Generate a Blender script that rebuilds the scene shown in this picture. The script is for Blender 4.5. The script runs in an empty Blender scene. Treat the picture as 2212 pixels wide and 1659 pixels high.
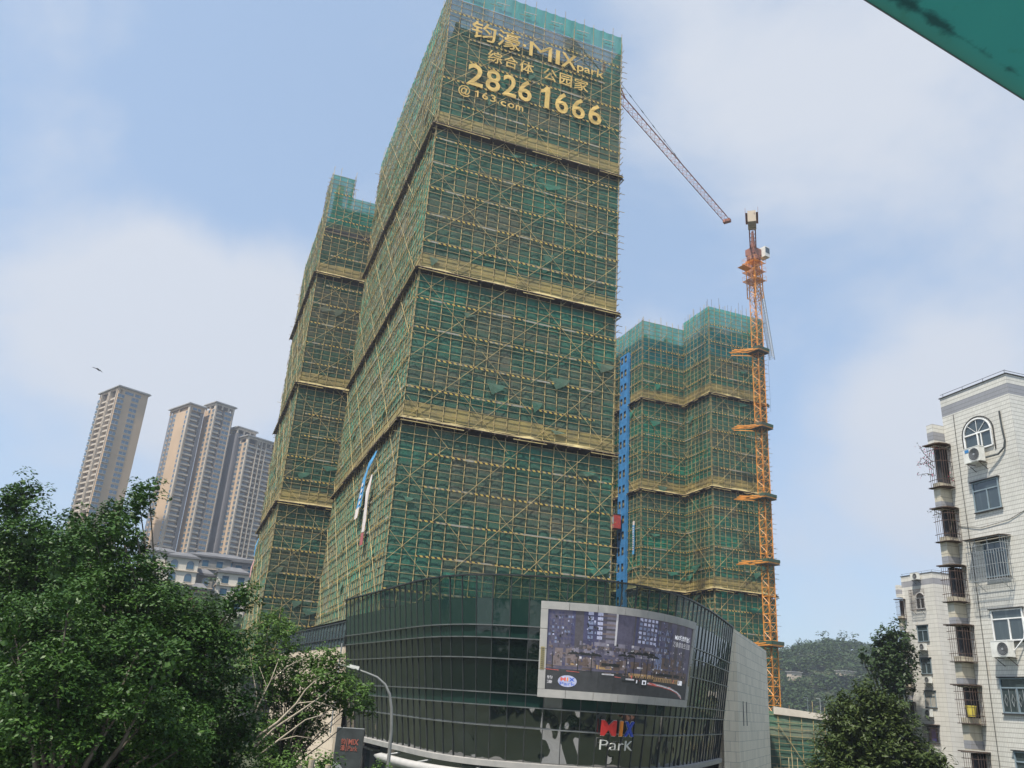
import bpy, math, random
import numpy as np
from mathutils import Vector
random.seed(7); RNG=np.random.default_rng(7)
R=math.radians; PI=math.pi
# ------------------------------------------------------------------ camera, sky, sun, exposure
sc=bpy.context.scene; COL=sc.collection
PITCH,ROLL,FPX,EYE=20.925,3.954,1790.0,8.0
_p,_r=R(PITCH),R(ROLL)
FW=np.array([0,math.cos(_p),math.sin(_p)]); _up0=np.array([0,-math.sin(_p),math.cos(_p)])
RT_=math.cos(_r)*np.array([1.,0,0])+math.sin(_r)*_up0; UP=-math.sin(_r)*np.array([1.,0,0])+math.cos(_r)*_up0
def ray(x,y):
    v=FW*FPX+RT_*(x-1106)-UP*(y-829.5); return v/np.linalg.norm(v)
def at(x,y,D):                                   # point at horizontal distance D seen at (x,y) of a 2212 wide photo
    v=ray(x,y); return np.array([0,0,EYE])+v*D/math.hypot(v[0],v[1])
cd=bpy.data.cameras.new('camera'); cam=bpy.data.objects.new('camera',cd); COL.objects.link(cam)
from mathutils import Matrix
m=Matrix.Identity(4)
for i in range(3): m[i][0]=RT_[i]; m[i][1]=UP[i]; m[i][2]=-FW[i]
m[2][3]=EYE; cam.matrix_world=m
cd.sensor_width=36; cd.lens=36*FPX/2212; cd.clip_end=9000; cd.clip_start=.05; sc.camera=cam
SUN_AZ,SUN_EL=R(236),R(62)
w=bpy.data.worlds.new("World"); sc.world=w; w.use_nodes=True
nt=w.node_tree; N=nt.nodes; Lk=nt.links; N.clear()
def nn(t,**k):
    n=N.new(t)
    for a,b in k.items(): setattr(n,a,b)
    return n
sky=nn('ShaderNodeTexSky',sky_type='NISHITA',sun_disc=False,sun_elevation=SUN_EL,sun_rotation=PI/2-SUN_AZ,air_density=1.0,dust_density=1.6,ozone_density=1.0)
tc=nn('ShaderNodeTexCoord')
mp=nn('ShaderNodeMapping'); mp.inputs['Scale'].default_value=(1.0,1.0,1.5); Lk.new(tc.outputs['Generated'],mp.inputs[0])
n1=nn('ShaderNodeTexNoise'); n1.inputs['Scale'].default_value=2.3; n1.inputs['Detail'].default_value=7; n1.inputs['Roughness'].default_value=.56; n1.inputs['Distortion'].default_value=.35
Lk.new(mp.outputs[0],n1.inputs[0])
def gauss(px,py,wd,amp):
    d=nn('ShaderNodeVectorMath',operation='DISTANCE'); Lk.new(tc.outputs['Generated'],d.inputs[0]); d.inputs[1].default_value=tuple(ray(px,py))
    a=nn('ShaderNodeMapRange',interpolation_type='SMOOTHSTEP'); Lk.new(d.outputs['Value'],a.inputs['Value'])
    a.inputs['From Min'].default_value=0; a.inputs['From Max'].default_value=wd; a.inputs['To Min'].default_value=amp; a.inputs['To Max'].default_value=0
    return a.outputs[0]
acc=n1.outputs['Fac']
for g in [(150,660,.24,.28),(480,690,.20,.38),(330,700,.22,.10),(2130,880,.24,.42),(1950,1010,.18,.10),(1850,120,.34,.20),(1600,60,.3,.15),(2180,420,.3,.14),(1200,150,.3,.05),(560,300,.3,-.10),(1450,560,.22,-.10),(420,70,.3,-.04),(1480,400,.2,.06),(1900,560,.25,-.05),(1420,700,.09,.12),(160,30,.25,.10)]:
    a=nn('ShaderNodeMath',operation='ADD'); Lk.new(acc,a.inputs[0]); Lk.new(gauss(*g),a.inputs[1]); acc=a.outputs[0]
mr=nn('ShaderNodeMapRange',interpolation_type='SMOOTHSTEP'); Lk.new(acc,mr.inputs['Value'])
mr.inputs['From Min'].default_value=.47; mr.inputs['From Max'].default_value=.82; mr.inputs['To Min'].default_value=.10; mr.inputs['To Max'].default_value=.95
mb0=nn('ShaderNodeMix',data_type='RGBA'); mb0.inputs['Factor'].default_value=.55; Lk.new(sky.outputs[0],mb0.inputs['A']); mb0.inputs['B'].default_value=(1.65,2.40,3.40,1)
mx=nn('ShaderNodeMix',data_type='RGBA'); Lk.new(mr.outputs[0],mx.inputs['Factor']); Lk.new(mb0.outputs['Result'],mx.inputs['A']); mx.inputs['B'].default_value=(3.0,3.2,3.55,1)
bg=nn('ShaderNodeBackground'); bg.inputs['Strength'].default_value=.14
wo=nn('ShaderNodeOutputWorld'); Lk.new(mx.outputs['Result'],bg.inputs[0]); Lk.new(bg.outputs[0],wo.inputs[0])
sl=bpy.data.lights.new('sun','SUN'); sl.energy=4.4; sl.angle=R(2.2); sl.color=(1,.94,.84)
so=bpy.data.objects.new('sun',sl); COL.objects.link(so)
so.rotation_euler=Vector((math.cos(SUN_AZ)*math.cos(SUN_EL),math.sin(SUN_AZ)*math.cos(SUN_EL),math.sin(SUN_EL))).to_track_quat('Z','Y').to_euler()
sc.view_settings.view_transform='Standard'; sc.view_settings.look='None'; sc.view_settings.exposure=0.72; sc.view_settings.gamma=1
sc.cycles.transparent_max_bounces=14; sc.cycles.max_bounces=8

# ------------------------------------------------------------------ materials
def mk(name):
    m=bpy.data.materials.new(name); m.use_nodes=True; t=m.node_tree
    return m,t,t.nodes['Principled BSDF']
class G:
    def __init__(s,t): s.t=t
    def n(s,ty,**k):
        n=s.t.nodes.new(ty)
        for a,b in k.items(): setattr(n,a,b)
        return n
    def l(s,a,b): s.t.links.new(a,b)
    def obj(s): return s.n('ShaderNodeTexCoord').outputs['Object']
    def math(s,op,a,b=None,c=None):
        n=s.n('ShaderNodeMath',operation=op)
        for i,v in enumerate((a,b,c)):
            if v is None: continue
            if isinstance(v,(int,float)): n.inputs[i].default_value=v
            else: s.l(v,n.inputs[i])
        return n.outputs[0]
    def noise(s,vec,scale,detail=3,rough=.5,stretch=None,dist=0):
        if stretch:
            mpn=s.n('ShaderNodeMapping'); mpn.inputs['Scale'].default_value=stretch; s.l(vec,mpn.inputs[0]); vec=mpn.outputs[0]
        n=s.n('ShaderNodeTexNoise'); n.inputs['Scale'].default_value=scale; n.inputs['Detail'].default_value=detail; n.inputs['Roughness'].default_value=rough; n.inputs['Distortion'].default_value=dist
        s.l(vec,n.inputs[0]); return n.outputs['Fac']
    def mr(s,v,a,b,c=0,d=1):
        n=s.n('ShaderNodeMapRange'); s.l(v,n.inputs['Value'])
        for i,x in zip(('From Min','From Max','To Min','To Max'),(a,b,c,d)): n.inputs[i].default_value=x
        return n.outputs[0]
    def mix(s,f,a,b):
        n=s.n('ShaderNodeMix',data_type='RGBA')
        if isinstance(f,(int,float)): n.inputs['Factor'].default_value=f
        else: s.l(f,n.inputs['Factor'])
        for k,v in (('A',a),('B',b)):
            if isinstance(v,tuple): n.inputs[k].default_value=(*v[:3],1)
            else: s.l(v,n.inputs[k])
        return n.outputs['Result']
    def sep(s,v):
        n=s.n('ShaderNodeSeparateXYZ'); s.l(v,n.inputs[0]); return n.outputs
    def comb(s,x,y,z):
        n=s.n('ShaderNodeCombineXYZ')
        for i,v in enumerate((x,y,z)):
            if isinstance(v,(int,float)): n.inputs[i].default_value=v
            else: s.l(v,n.inputs[i])
        return n.outputs[0]
    def bump(s,h,b,strength=.3,dist=.05):
        n=s.n('ShaderNodeBump'); n.inputs['Strength'].default_value=strength; n.inputs['Distance'].default_value=dist
        s.l(h,n.inputs['Height']); s.l(n.outputs[0],b.inputs['Normal'])
def simple(name,c,c2=None,scale=2.0,rough=.7,metal=0,bump=0,spec=.5,stretch=None,lo=.35,hi=.65,emit=0):
    m,t,b=mk(name); g=G(t)
    b.inputs['Roughness'].default_value=rough; b.inputs['Metallic'].default_value=metal; b.inputs['Specular IOR Level'].default_value=spec
    if c2 is None: c2=tuple(x*.78 for x in c)
    f=g.noise(g.obj(),scale,4,.6,stretch)
    g.l(g.mix(g.mr(f,lo,hi),c,c2),b.inputs['Base Color'])
    if bump: g.bump(f,b,bump,.05)
    if emit:
        b.inputs['Emission Color'].default_value=(*c,1); b.inputs['Emission Strength'].default_value=emit
    return m
def net_mat(name,opac,green,dust,bright,seed=0,blue=None):
    m,t,b=mk(name); g=G(t); o=g.obj(); X,Y,Z=g.sep(o)
    s=g.math('ADD',g.math('ADD',X,g.math('MULTIPLY',Y,-1.0)),seed*13.7)
    cell=g.comb(g.math('FLOOR',g.math('DIVIDE',s,5.8)),g.math('FLOOR',g.math('DIVIDE',Z,1.8)),seed)
    wn=g.n('ShaderNodeTexWhiteNoise',noise_dimensions='3D'); g.l(cell,wn.inputs['Vector'])
    big=g.noise(g.comb(s,g.math('MULTIPLY',Z,.8),float(seed)),.075,3,.55)
    streak=g.noise(g.comb(g.math('MULTIPLY',s,2.2),g.math('MULTIPLY',Z,.12),float(seed)),1.0,3,.6)
    fine=g.noise(o,3.0,4,.65)
    f=g.math('ADD',g.math('MULTIPLY',wn.outputs['Value'],.42),g.math('ADD',g.math('MULTIPLY',big,.75),g.math('MULTIPLY',streak,.30)))
    c=g.mix(g.mr(f,.42,.78),dust,green)
    c=g.mix(g.mr(f,.86,1.08,0,1),c,bright)
    c=g.mix(g.mr(fine,.35,.75,0,.35),c,tuple(x*.5 for x in dust))
    wn2=g.n('ShaderNodeTexWhiteNoise',noise_dimensions='3D'); g.l(g.comb(g.math('FLOOR',g.math('DIVIDE',s,1.45)),g.math('FLOOR',g.math('DIVIDE',Z,1.8)),seed+5),wn2.inputs['Vector'])
    c=g.mix(g.mr(wn2.outputs['Value'],0,1,0,.3),c,tuple(x*.6 for x in green))
    if blue:
        c=g.mix(g.math('MULTIPLY',g.math('GREATER_THAN',Z,blue[0]),g.math('LESS_THAN',Z,blue[1])),c,blue[2])
    g.l(c,b.inputs['Base Color']); b.inputs['Roughness'].default_value=.9; b.inputs['Specular IOR Level'].default_value=.15
    g.bump(g.noise(o,2.2,3,.6,(1,1,.5)),b,.5,.08)
    tr=g.n('ShaderNodeBsdfTranslucent'); g.l(c,tr.inputs[0])
    m1=g.n('ShaderNodeMixShader'); m1.inputs[0].default_value=.3; g.l(b.outputs[0],m1.inputs[1]); g.l(tr.outputs[0],m1.inputs[2])
    tp=g.n('ShaderNodeBsdfTransparent'); m2=g.n('ShaderNodeMixShader')
    g.l(g.mr(g.noise(o,.5,3,.6,(1,1,.4)),.3,.7,opac-.12,min(1,opac+.1)),m2.inputs[0]); g.l(tp.outputs[0],m2.inputs[1]); g.l(m1.outputs[0],m2.inputs[2])
    g.l(m2.outputs[0],t.nodes['Material Output'].inputs[0]); return m
def stripe_mat(name,a,b_,per):
    m,t,b=mk(name); g=G(t); o=g.obj(); X,Y,Z=g.sep(o)
    v=g.math('FRACT',g.math('DIVIDE',g.math('ADD',g.math('ADD',X,Y),Z),per))
    f=g.math('GREATER_THAN',v,.5); d=g.mr(g.noise(o,.35,3),.5,.62)
    g.l(g.mix(d,g.mix(f,a,b_),(.38,.35,.28)),b.inputs['Base Color']); b.inputs['Roughness'].default_value=.7; return m
M={}
M['bamboo']=simple('bamboo pole',(.56,.43,.18),(.28,.21,.10),.9,.6)
M['rail']=simple('weathered bamboo rail',(.42,.32,.14),(.20,.155,.085),1.1,.7)
M['bamboo_pale']=simple('pale bamboo pole',(.62,.54,.33),(.40,.32,.17),1.0,.6)
M['board']=stripe_mat('striped toe board',(.62,.43,.10),(.04,.035,.03),.62)
M['tarp']=simple('olive tarp',(.30,.235,.075),(.17,.145,.065),.45,.75,bump=.6)
M['ledge']=simple('dusty ledge sheet',(.42,.35,.16),(.24,.19,.09),.9,.8,bump=.5)
M['concrete']=simple('raw concrete',(.24,.235,.22),(.14,.14,.13),.6,.9)
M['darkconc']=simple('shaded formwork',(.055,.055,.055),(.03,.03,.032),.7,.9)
M['steel_dark']=simple('rusty steel beam',(.10,.065,.045),(.05,.04,.035),2,.7)
M['rebar']=simple('rebar',(.16,.12,.09),None,2,.7)
M['orange']=simple('orange crane paint',(.78,.33,.045),(.58,.22,.035),1.2,.5)
M['redbrown']=simple('faded red crane paint',(.30,.12,.08),(.16,.07,.05),1.5,.6)
M['jib']=simple('weathered jib paint',(.36,.13,.07),(.24,.10,.07),.8,.6)
M['white']=simple('white painted metal',(.68,.68,.64),(.55,.55,.52),2,.5)
M['grey_metal']=simple('grey metal',(.36,.37,.37),(.28,.29,.29),2,.4,.3)
M['lampgrey']=simple('dull galvanised lamp post',(.20,.205,.20),(.15,.155,.15),2,.6)
M['lead']=simple('dark steel',(.07,.08,.08),(.045,.05,.05),2,.45,.2)
M['gold']=simple('gold cloth lettering',(.66,.45,.13),(.50,.33,.09),1.2,.55,bump=.3)
M['bluepanel']=simple('blue hoist gate sheet',(.045,.22,.48),(.03,.15,.34),1,.5)
M['bluecloth']=simple('blue banner cloth',(.10,.38,.68),(.07,.27,.5),1,.8)
M['palecloth']=simple('pale banner cloth',(.72,.66,.62),(.6,.5,.47),1,.8)
M['redcloth']=simple('faded red cloth',(.42,.10,.10),(.3,.08,.08),1,.8)
M['pinkcloth']=simple('pink cloth',(.75,.42,.38),(.6,.32,.3),1,.8)
M['netMain']=net_mat('green safety net',.92,(.080,.195,.140),(.195,.200,.150),(.060,.33,.23),0)
M['netTop']=net_mat('thin green netting',.80,(.045,.34,.26),(.10,.27,.22),(.04,.40,.30),3)
M['netOpen']=net_mat('thin dark netting',.72,(.07,.16,.12),(.13,.14,.12),(.06,.26,.19),2)
M['netLeft']=net_mat('dusty sunlit side netting',.94,(.13,.31,.21),(.33,.31,.24),(.04,.42,.28),1.6)  # paler copy of the street face netting, sunlit side put into the colour
M['netTowerB']=net_mat('dull green netting',.92,(.080,.165,.12),(.165,.168,.128),(.05,.26,.18),5)
M['netTowerR']=net_mat('mid green netting',.92,(.075,.235,.165),(.160,.185,.140),(.025,.38,.24),8,(72.5,77.4,(.03,.20,.21)))
M['netTowerRTop']=net_mat('fresh green netting',.80,(.03,.36,.25),(.05,.30,.22),(.03,.42,.30),9)

def glass_mat(name,tint,op,rough=.02,wob=.5,spec=1.0,ior=1.75,dirt=(.10,.14,.12),ws=.45,wd=.10):
    m,t,b=mk(name); g=G(t); o=g.obj(); X,Y,Z=g.sep(o)
    st=g.noise(g.comb(g.math('MULTIPLY',X,3.5),g.math('MULTIPLY',Y,3.5),g.math('MULTIPLY',Z,.22)),1.0,4,.65)
    g.l(g.mix(g.mr(st,.56,.80,0,.5),tint,dirt),b.inputs['Base Color'])
    b.inputs['Roughness'].default_value=rough; b.inputs['IOR'].default_value=ior; b.inputs['Specular IOR Level'].default_value=spec
    g.bump(g.noise(o,ws,2,.5,(1,1,.8)),b,wob,wd)
    if op<1:
        tp=g.n('ShaderNodeBsdfTransparent'); tp.inputs[0].default_value=(.62,.74,.70,1); ms=g.n('ShaderNodeMixShader'); ms.inputs[0].default_value=op
        g.l(tp.outputs[0],ms.inputs[1]); g.l(b.outputs[0],ms.inputs[2]); g.l(ms.outputs[0],t.nodes['Material Output'].inputs[0])
    return m
M['glass']=glass_mat('dark green curtain glass',(.004,.010,.008),1,wob=.6,spec=.6,ior=1.5,dirt=(.012,.022,.018))
M['glasswavy']=glass_mat('wavy reflecting curtain glass',(.004,.008,.008),1,wob=1.0,spec=.6,ior=2.3,dirt=(.010,.014,.014),ws=.30,wd=.45)
M['spandrel']=glass_mat('streaked spandrel glass',(.010,.032,.026),1,wob=.35,spec=.5,ior=1.5,dirt=(.03,.06,.05))
M['parapet']=glass_mat('parapet glass',(.012,.03,.026),.42,wob=.2,spec=.5,ior=1.5)
M['winblue']=glass_mat('bluish apartment glass',(.03,.085,.14),1,rough=.12,wob=.1,spec=.6,dirt=(.10,.17,.22))
M['windark']=glass_mat('dark window glass',(.04,.055,.06),1,rough=.08,wob=.15,spec=.6,dirt=(.12,.14,.14))
M['mullion']=simple('mullion aluminium',(.055,.06,.06),(.035,.04,.04),1,.4,.3)
M['transom']=simple('transom aluminium',(.24,.25,.25),(.15,.16,.16),1,.35,.5)
M['frame']=simple('screen surround panel',(.44,.42,.39),(.36,.35,.33),1,.45)
M['seam']=simple('dark joint',(.04,.04,.04),None,2,.8)
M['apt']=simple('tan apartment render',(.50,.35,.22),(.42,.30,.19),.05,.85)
M['aptshade']=simple('shaded taupe render',(.175,.165,.17),(.14,.135,.14),.05,.85)  # dark greyish copy of the tan render, shade put into the colour
M['cream']=simple('cream trim',(.50,.42,.33),(.40,.335,.26),.1,.8)
M['cornice']=simple('grey cornice',(.30,.29,.27),None,.2,.8)
M['slate']=simple('slate roof',(.13,.13,.135),(.09,.09,.095),.5,.8)
M['dark']=simple('dark recess',(.05,.05,.055),None,.3,.9)
M['leaf']=None
M['asphalt']=simple('asphalt',(.055,.055,.055),(.04,.04,.04),.8,.9,bump=.1)
M['pave']=simple('concrete paving',(.62,.62,.60),(.50,.50,.49),.5,.9)
M['roadconc']=simple('pale concrete road',(.36,.38,.40),(.26,.27,.28),.25,.85)
M['darkpave']=simple('dark ground for reflections',(.022,.034,.012),(.04,.05,.02),.9,.95)
M['paint']=simple('road paint',(.75,.75,.72),(.6,.6,.58),3,.7)
M['earth']=simple('earth and scrub ground',(.045,.055,.022),(.03,.04,.018),.1,.95)
M['villa']=simple('white villa render',(.62,.58,.50),(.48,.44,.38),.3,.85)
M['pinkwall']=simple('pink villa wall',(.52,.27,.20),(.42,.22,.16),.3,.85)
M['bark']=simple('grey bark',(.12,.10,.075),(.06,.05,.035),4,.9,bump=.4,stretch=(1,1,.3))
M['barkpale']=simple('pale branch bark',(.40,.35,.27),(.26,.22,.17),3,.9,bump=.3)
M['rust']=simple('rusted cage bars',(.10,.06,.045),(.05,.035,.03),4,.8)
M['galv']=simple('galvanised cage bars',(.38,.40,.40),(.25,.26,.26),4,.5,.4)
M['ac']=simple('white air conditioner casing',(.68,.68,.63),(.55,.54,.50),3,.5)
M['acdark']=simple('fan grille',(.05,.05,.055),None,3,.6)
M['pvc']=simple('white window frame',(.80,.80,.78),None,3,.4)
M['bluegrey']=simple('grey blue window frame',(.22,.28,.31),(.17,.22,.25),3,.5)
M['curtain']=simple('curtain cloth',(.40,.38,.33),(.28,.27,.24),2,.9,stretch=(6,6,.5))
M['yellow']=simple('yellow plastic',(.62,.50,.08),None,3,.5)
M['poster']=simple('blue purple cloth',(.06,.06,.28),None,3,.8)
def leaf_mat(name,a,b_,c,spec=.28,tl=.25):
    m,t,b=mk(name); g=G(t); o=g.obj()
    f=g.noise(o,1.1,3,.6); f2=g.noise(o,9.0,2,.6)
    col=g.mix(g.mr(f,.35,.68),a,b_); col=g.mix(g.mr(f2,.5,.72,0,.75),col,c)
    g.l(col,b.inputs['Base Color']); b.inputs['Roughness'].default_value=.5; b.inputs['Specular IOR Level'].default_value=spec
    tr=g.n('ShaderNodeBsdfTranslucent'); g.l(col,tr.inputs[0]); ms=g.n('ShaderNodeMixShader'); ms.inputs[0].default_value=tl
    g.l(b.outputs[0],ms.inputs[1]); g.l(tr.outputs[0],ms.inputs[2]); g.l(ms.outputs[0],t.nodes['Material Output'].inputs[0]); return m
M['leafA']=leaf_mat('fig leaves',(.020,.058,.008),(.036,.088,.011),(.080,.150,.020),.30,.14)
M['leafB']=leaf_mat('light fig leaves',(.05,.11,.018),(.08,.15,.026),(.12,.19,.04))
M['leafC']=leaf_mat('olive mango leaves',(.038,.066,.016),(.062,.092,.022),(.10,.12,.035))
M['leafD']=leaf_mat('dull evergreen leaves',(.025,.052,.016),(.04,.072,.02),(.06,.09,.03))
M['leafH']=leaf_mat('hill forest leaves',(.03,.055,.018),(.05,.085,.025),(.07,.10,.035),.2)
M['bloom']=simple('magenta blossom',(.45,.03,.10),(.3,.03,.08),6,.7)
def tile_mat(name,col,col2,grout,tw,th,seed=0):
    m,t,b=mk(name); g=G(t); o=g.obj(); X,Y,Z=g.sep(o)
    s=g.math('ADD',X,Y)
    fz=g.math('FRACT',g.math('DIVIDE',Z,th)); fs=g.math('FRACT',g.math('DIVIDE',s,tw))
    gz=g.math('LESS_THAN',fz,.030/th); gs=g.math('LESS_THAN',fs,.011/tw)
    wn=g.n('ShaderNodeTexWhiteNoise',noise_dimensions='3D'); g.l(g.comb(g.math('FLOOR',g.math('DIVIDE',s,tw)),g.math('FLOOR',g.math('DIVIDE',Z,th)),seed),wn.inputs['Vector'])
    c=g.mix(g.mr(wn.outputs['Value'],0,1,0,.5),col,col2)
    big=g.noise(o,.5,4,.6,(1,1,.35)); c=g.mix(g.mr(big,.5,.8,0,.55),c,tuple(x*.62 for x in col2))
    rust=g.noise(g.comb(g.math('MULTIPLY',s,2.6),g.math('MULTIPLY',Z,.30),float(seed)),1.0,3,.6)
    c=g.mix(g.mr(rust,.66,.80,0,.55),c,(.34,.21,.10))
    c=g.mix(g.math('MULTIPLY',gs,.55),c,grout); c=g.mix(g.math('MULTIPLY',gz,.7),c,grout)
    g.l(c,b.inputs['Base Color']); b.inputs['Roughness'].default_value=.35
    return m
M['tile']=tile_mat('white strip tiles',(.60,.585,.53),(.49,.475,.42),(.20,.185,.165),.088,.198)
M['tilegrey']=tile_mat('grey strip tiles',(.27,.272,.285),(.23,.232,.245),(.15,.15,.15),.088,.198,3)
M['tilebeige']=tile_mat('stained beige strip tiles',(.50,.46,.36),(.40,.36,.27),(.16,.14,.12),.30,.40,4)
M['tileB']=tile_mat('white block tiles',(.64,.62,.57),(.55,.53,.48),(.20,.19,.17),.45,.40,6)
M['tileBgrey']=tile_mat('grey block tiles',(.33,.33,.35),(.28,.28,.30),(.18,.18,.18),.45,.40,7)
def stone_mat(name,c1,c2,pw,ph,ax='s'):
    m,t,b=mk(name); g=G(t); o=g.obj(); X,Y,Z=g.sep(o); s=g.math('ADD',X,Y)
    row=g.math('FLOOR',g.math('DIVIDE',Z,ph)); off=g.math('MULTIPLY',g.math('MODULO',row,2.0),.37)
    sx=g.math('ADD',g.math('DIVIDE',s,pw),off)
    gz=g.math('LESS_THAN',g.math('FRACT',g.math('DIVIDE',Z,ph)),.022/ph*1.2); gs=g.math('LESS_THAN',g.math('FRACT',sx),.03/pw)
    wn=g.n('ShaderNodeTexWhiteNoise',noise_dimensions='3D'); g.l(g.comb(g.math('FLOOR',sx),row,1.0),wn.inputs['Vector'])
    c=g.mix(wn.outputs['Value'],c1,c2); st=g.noise(o,1.0,4,.6,(3,3,.5)); c=g.mix(g.mr(st,.4,.75,0,.35),c,tuple(x*.7 for x in c2))
    c=g.mix(g.math('MULTIPLY',g.math('MAXIMUM',gz,gs),.75),c,(.10,.095,.085))
    g.l(c,b.inputs['Base Color']); b.inputs['Roughness'].default_value=.75; return m
M['stone']=stone_mat('grey limestone cladding',(.86,.75,.59),(.72,.63,.49),2.2,.95)
M['stonewarm']=stone_mat('warm limestone cladding',(.66,.55,.42),(.58,.48,.36),2.6,1.2)

# ------------------------------------------------------------------ mesh helpers
class MB:
    def __init__(s): s.v=[];s.f=[];s.m=[]
    def poly(s,pts,mi=0):
        b=len(s.v); s.v.extend([tuple(map(float,p)) for p in pts]); s.f.append(tuple(range(b,b+len(pts)))); s.m.append(mi)
    def box(s,x0,y0,z0,x1,y1,z1,mi=0):
        s.hexa([(x0,y0,z0),(x1,y0,z0),(x1,y1,z0),(x0,y1,z0),(x0,y0,z1),(x1,y0,z1),(x1,y1,z1),(x0,y1,z1)],mi)
    def hexa(s,c,mi=0):
        b=len(s.v); s.v.extend([tuple(map(float,p)) for p in c])
        for q in ((0,3,2,1),(4,5,6,7),(0,1,5,4),(1,2,6,5),(2,3,7,6),(3,0,4,7)): s.f.append(tuple(b+i for i in q)); s.m.append(mi)
    def obox(s,o,u,n,s0,s1,d0,d1,z0,z1,mi=0):     # box in a face frame: s along u, d along outward normal n
        o=np.array(o,float)[:2]; u=np.array(u); n=np.array(n)
        P=lambda a,d,z:(*(o+u*a+n*d),z)
        s.hexa([P(s0,d1,z0),P(s1,d1,z0),P(s1,d0,z0),P(s0,d0,z0),P(s0,d1,z1),P(s1,d1,z1),P(s1,d0,z1),P(s0,d0,z1)],mi)
    def tube(s,pts,r,n=5,mi=0,cap=True):
        pts=[np.array(p,float) for p in pts]; rs=r if isinstance(r,(list,tuple)) else [r]*len(pts)
        b=len(s.v); prev=None
        for i,p in enumerate(pts):
            d=(pts[min(i+1,len(pts)-1)]-pts[max(i-1,0)]); d/=np.linalg.norm(d)+1e-9
            if prev is None:
                a=np.array([0,0,1.]) if abs(d[2])<.9 else np.array([1.,0,0])
                e=np.cross(d,a)
            else: e=prev-d*(prev@d)
            e/=np.linalg.norm(e)+1e-9; prev=e; f=np.cross(d,e)
            for k in range(n):
                t=2*PI*k/n+PI/4; s.v.append(tuple(p+(e*math.cos(t)+f*math.sin(t))*rs[i]))
        for i in range(len(pts)-1):
            for k in range(n):
                s.f.append((b+i*n+k,b+i*n+(k+1)%n,b+(i+1)*n+(k+1)%n,b+(i+1)*n+k)); s.m.append(mi)
        if cap:
            s.f.append(tuple(b+k for k in reversed(range(n)))); s.m.append(mi)
            s.f.append(tuple(b+(len(pts)-1)*n+k for k in range(n))); s.m.append(mi)
    def build(s,name,mats,parent=None,smooth=False,kind=None,label=None):
        me=bpy.data.meshes.new(name)
        me.from_pydata(s.v,[],s.f)
        mats=mats if isinstance(mats,(list,tuple)) else [mats]
        for mm in mats: me.materials.append(M[mm] if isinstance(mm,str) else mm)
        me.polygons.foreach_set('material_index',s.m)
        if smooth: me.polygons.foreach_set('use_smooth',[True]*len(s.f))
        me.update(); o=bpy.data.objects.new(name,me); COL.objects.link(o)
        if parent: o.parent=parent
        if kind: o['kind']=kind
        if label: o['label']=label
        return o
def tag(o,label,cat,group=None):
    o['label']=label; o['category']=cat
    if group: o['group']=group
    return o
def thing(name,label,cat,loc=(0,0,0),rz=0,group=None):
    o=bpy.data.objects.new(name,None); COL.objects.link(o); o.location=loc; o.rotation_euler=(0,0,rz); o.empty_display_size=.5
    return tag(o,label,cat,group)
def fast_mesh(name,V,mats,parent,quads=True,kind=None):
    me=bpy.data.meshes.new(name); n=len(V); nf=n//4
    me.vertices.add(n); me.vertices.foreach_set('co',V.astype(np.float32).ravel())
    me.loops.add(n); me.loops.foreach_set('vertex_index',np.arange(n,dtype=np.int32))
    me.polygons.add(nf); me.polygons.foreach_set('loop_start',np.arange(0,n,4,dtype=np.int32))
    me.materials.append(M[mats]); me.update(calc_edges=True)
    o=bpy.data.objects.new(name,me); COL.objects.link(o)
    if parent: o.parent=parent
    if kind: o['kind']=kind
    return o
_txt={}
def text_geo(body,weight=0.0,extrude=0.0,shear=0,spacing=1.0,res=3):
    c=bpy.data.curves.new('lettering','FONT'); c.body=body; c.size=1; c.offset=weight; c.extrude=extrude; c.resolution_u=res; c.shear=shear; c.space_character=spacing
    o=bpy.data.objects.new('lettering',c); COL.objects.link(o)
    dg=bpy.context.evaluated_depsgraph_get(); dg.update(); e=o.evaluated_get(dg); me=e.to_mesh()
    V=[tuple(v.co) for v in me.vertices]; F=[tuple(p.vertices) for p in me.polygons]; e.to_mesh_clear()
    bpy.data.objects.remove(o); bpy.data.curves.remove(c)
    V=np.array(V); return V,F
def put_text(mb,body,x0,x1,y0,y1,fn,weight=0.0,extrude=0.0,mi=0,**k):
    """fit the lettering in the box x0..x1, y0..y1; fn(x,y,d) gives the point, d = height off the surface"""
    V,F=text_geo(body,weight,extrude,**k)
    a=V.min(0); b=V.max(0); X=x0+(V[:,0]-a[0])/(b[0]-a[0])*(x1-x0); Y=y0+(V[:,1]-a[1])/(b[1]-a[1])*(y1-y0)
    base=len(mb.v)
    for x,y,z in zip(X,Y,V[:,2]): mb.v.append(tuple(map(float,fn(x,y,z))))
    for f in F: mb.f.append(tuple(base+i for i in f)); mb.m.append(mi)

# ------------------------------------------------------------------ the ground
def sheet(name,x0,y0,x1,y1,z,mat):
    mb=MB(); mb.poly([(x0,y0,z),(x1,y0,z),(x1,y1,z),(x0,y1,z)]); o=mb.build(name,mat); o['kind']='structure'; return o
sheet('ground',-4000,-4000,4000,4000,0,'earth')
sheet('road',-400,-16,400,18,.012,'roadconc')
mb=MB()
for k in range(-40,40): mb.poly([(k*6,.8,.016),(k*6+3,.8,.016),(k*6+3,1.0,.016),(k*6,1.0,.016)])
for yy in (-7.6,9.2):
    for k in range(-40,40): mb.poly([(k*9,yy,.016),(k*9+4,yy,.016),(k*9+4,yy+.15,.016),(k*9,yy+.15,.016)])
mb.build('road_markings','paint')['kind']='structure'
mb=MB(); mb.box(-400,18,0,400,58,.14); mb.build('added_planting_bed','darkpave')['kind']='structure'  # unseen dark ground, made up to keep the mall glass reflection dark
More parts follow.
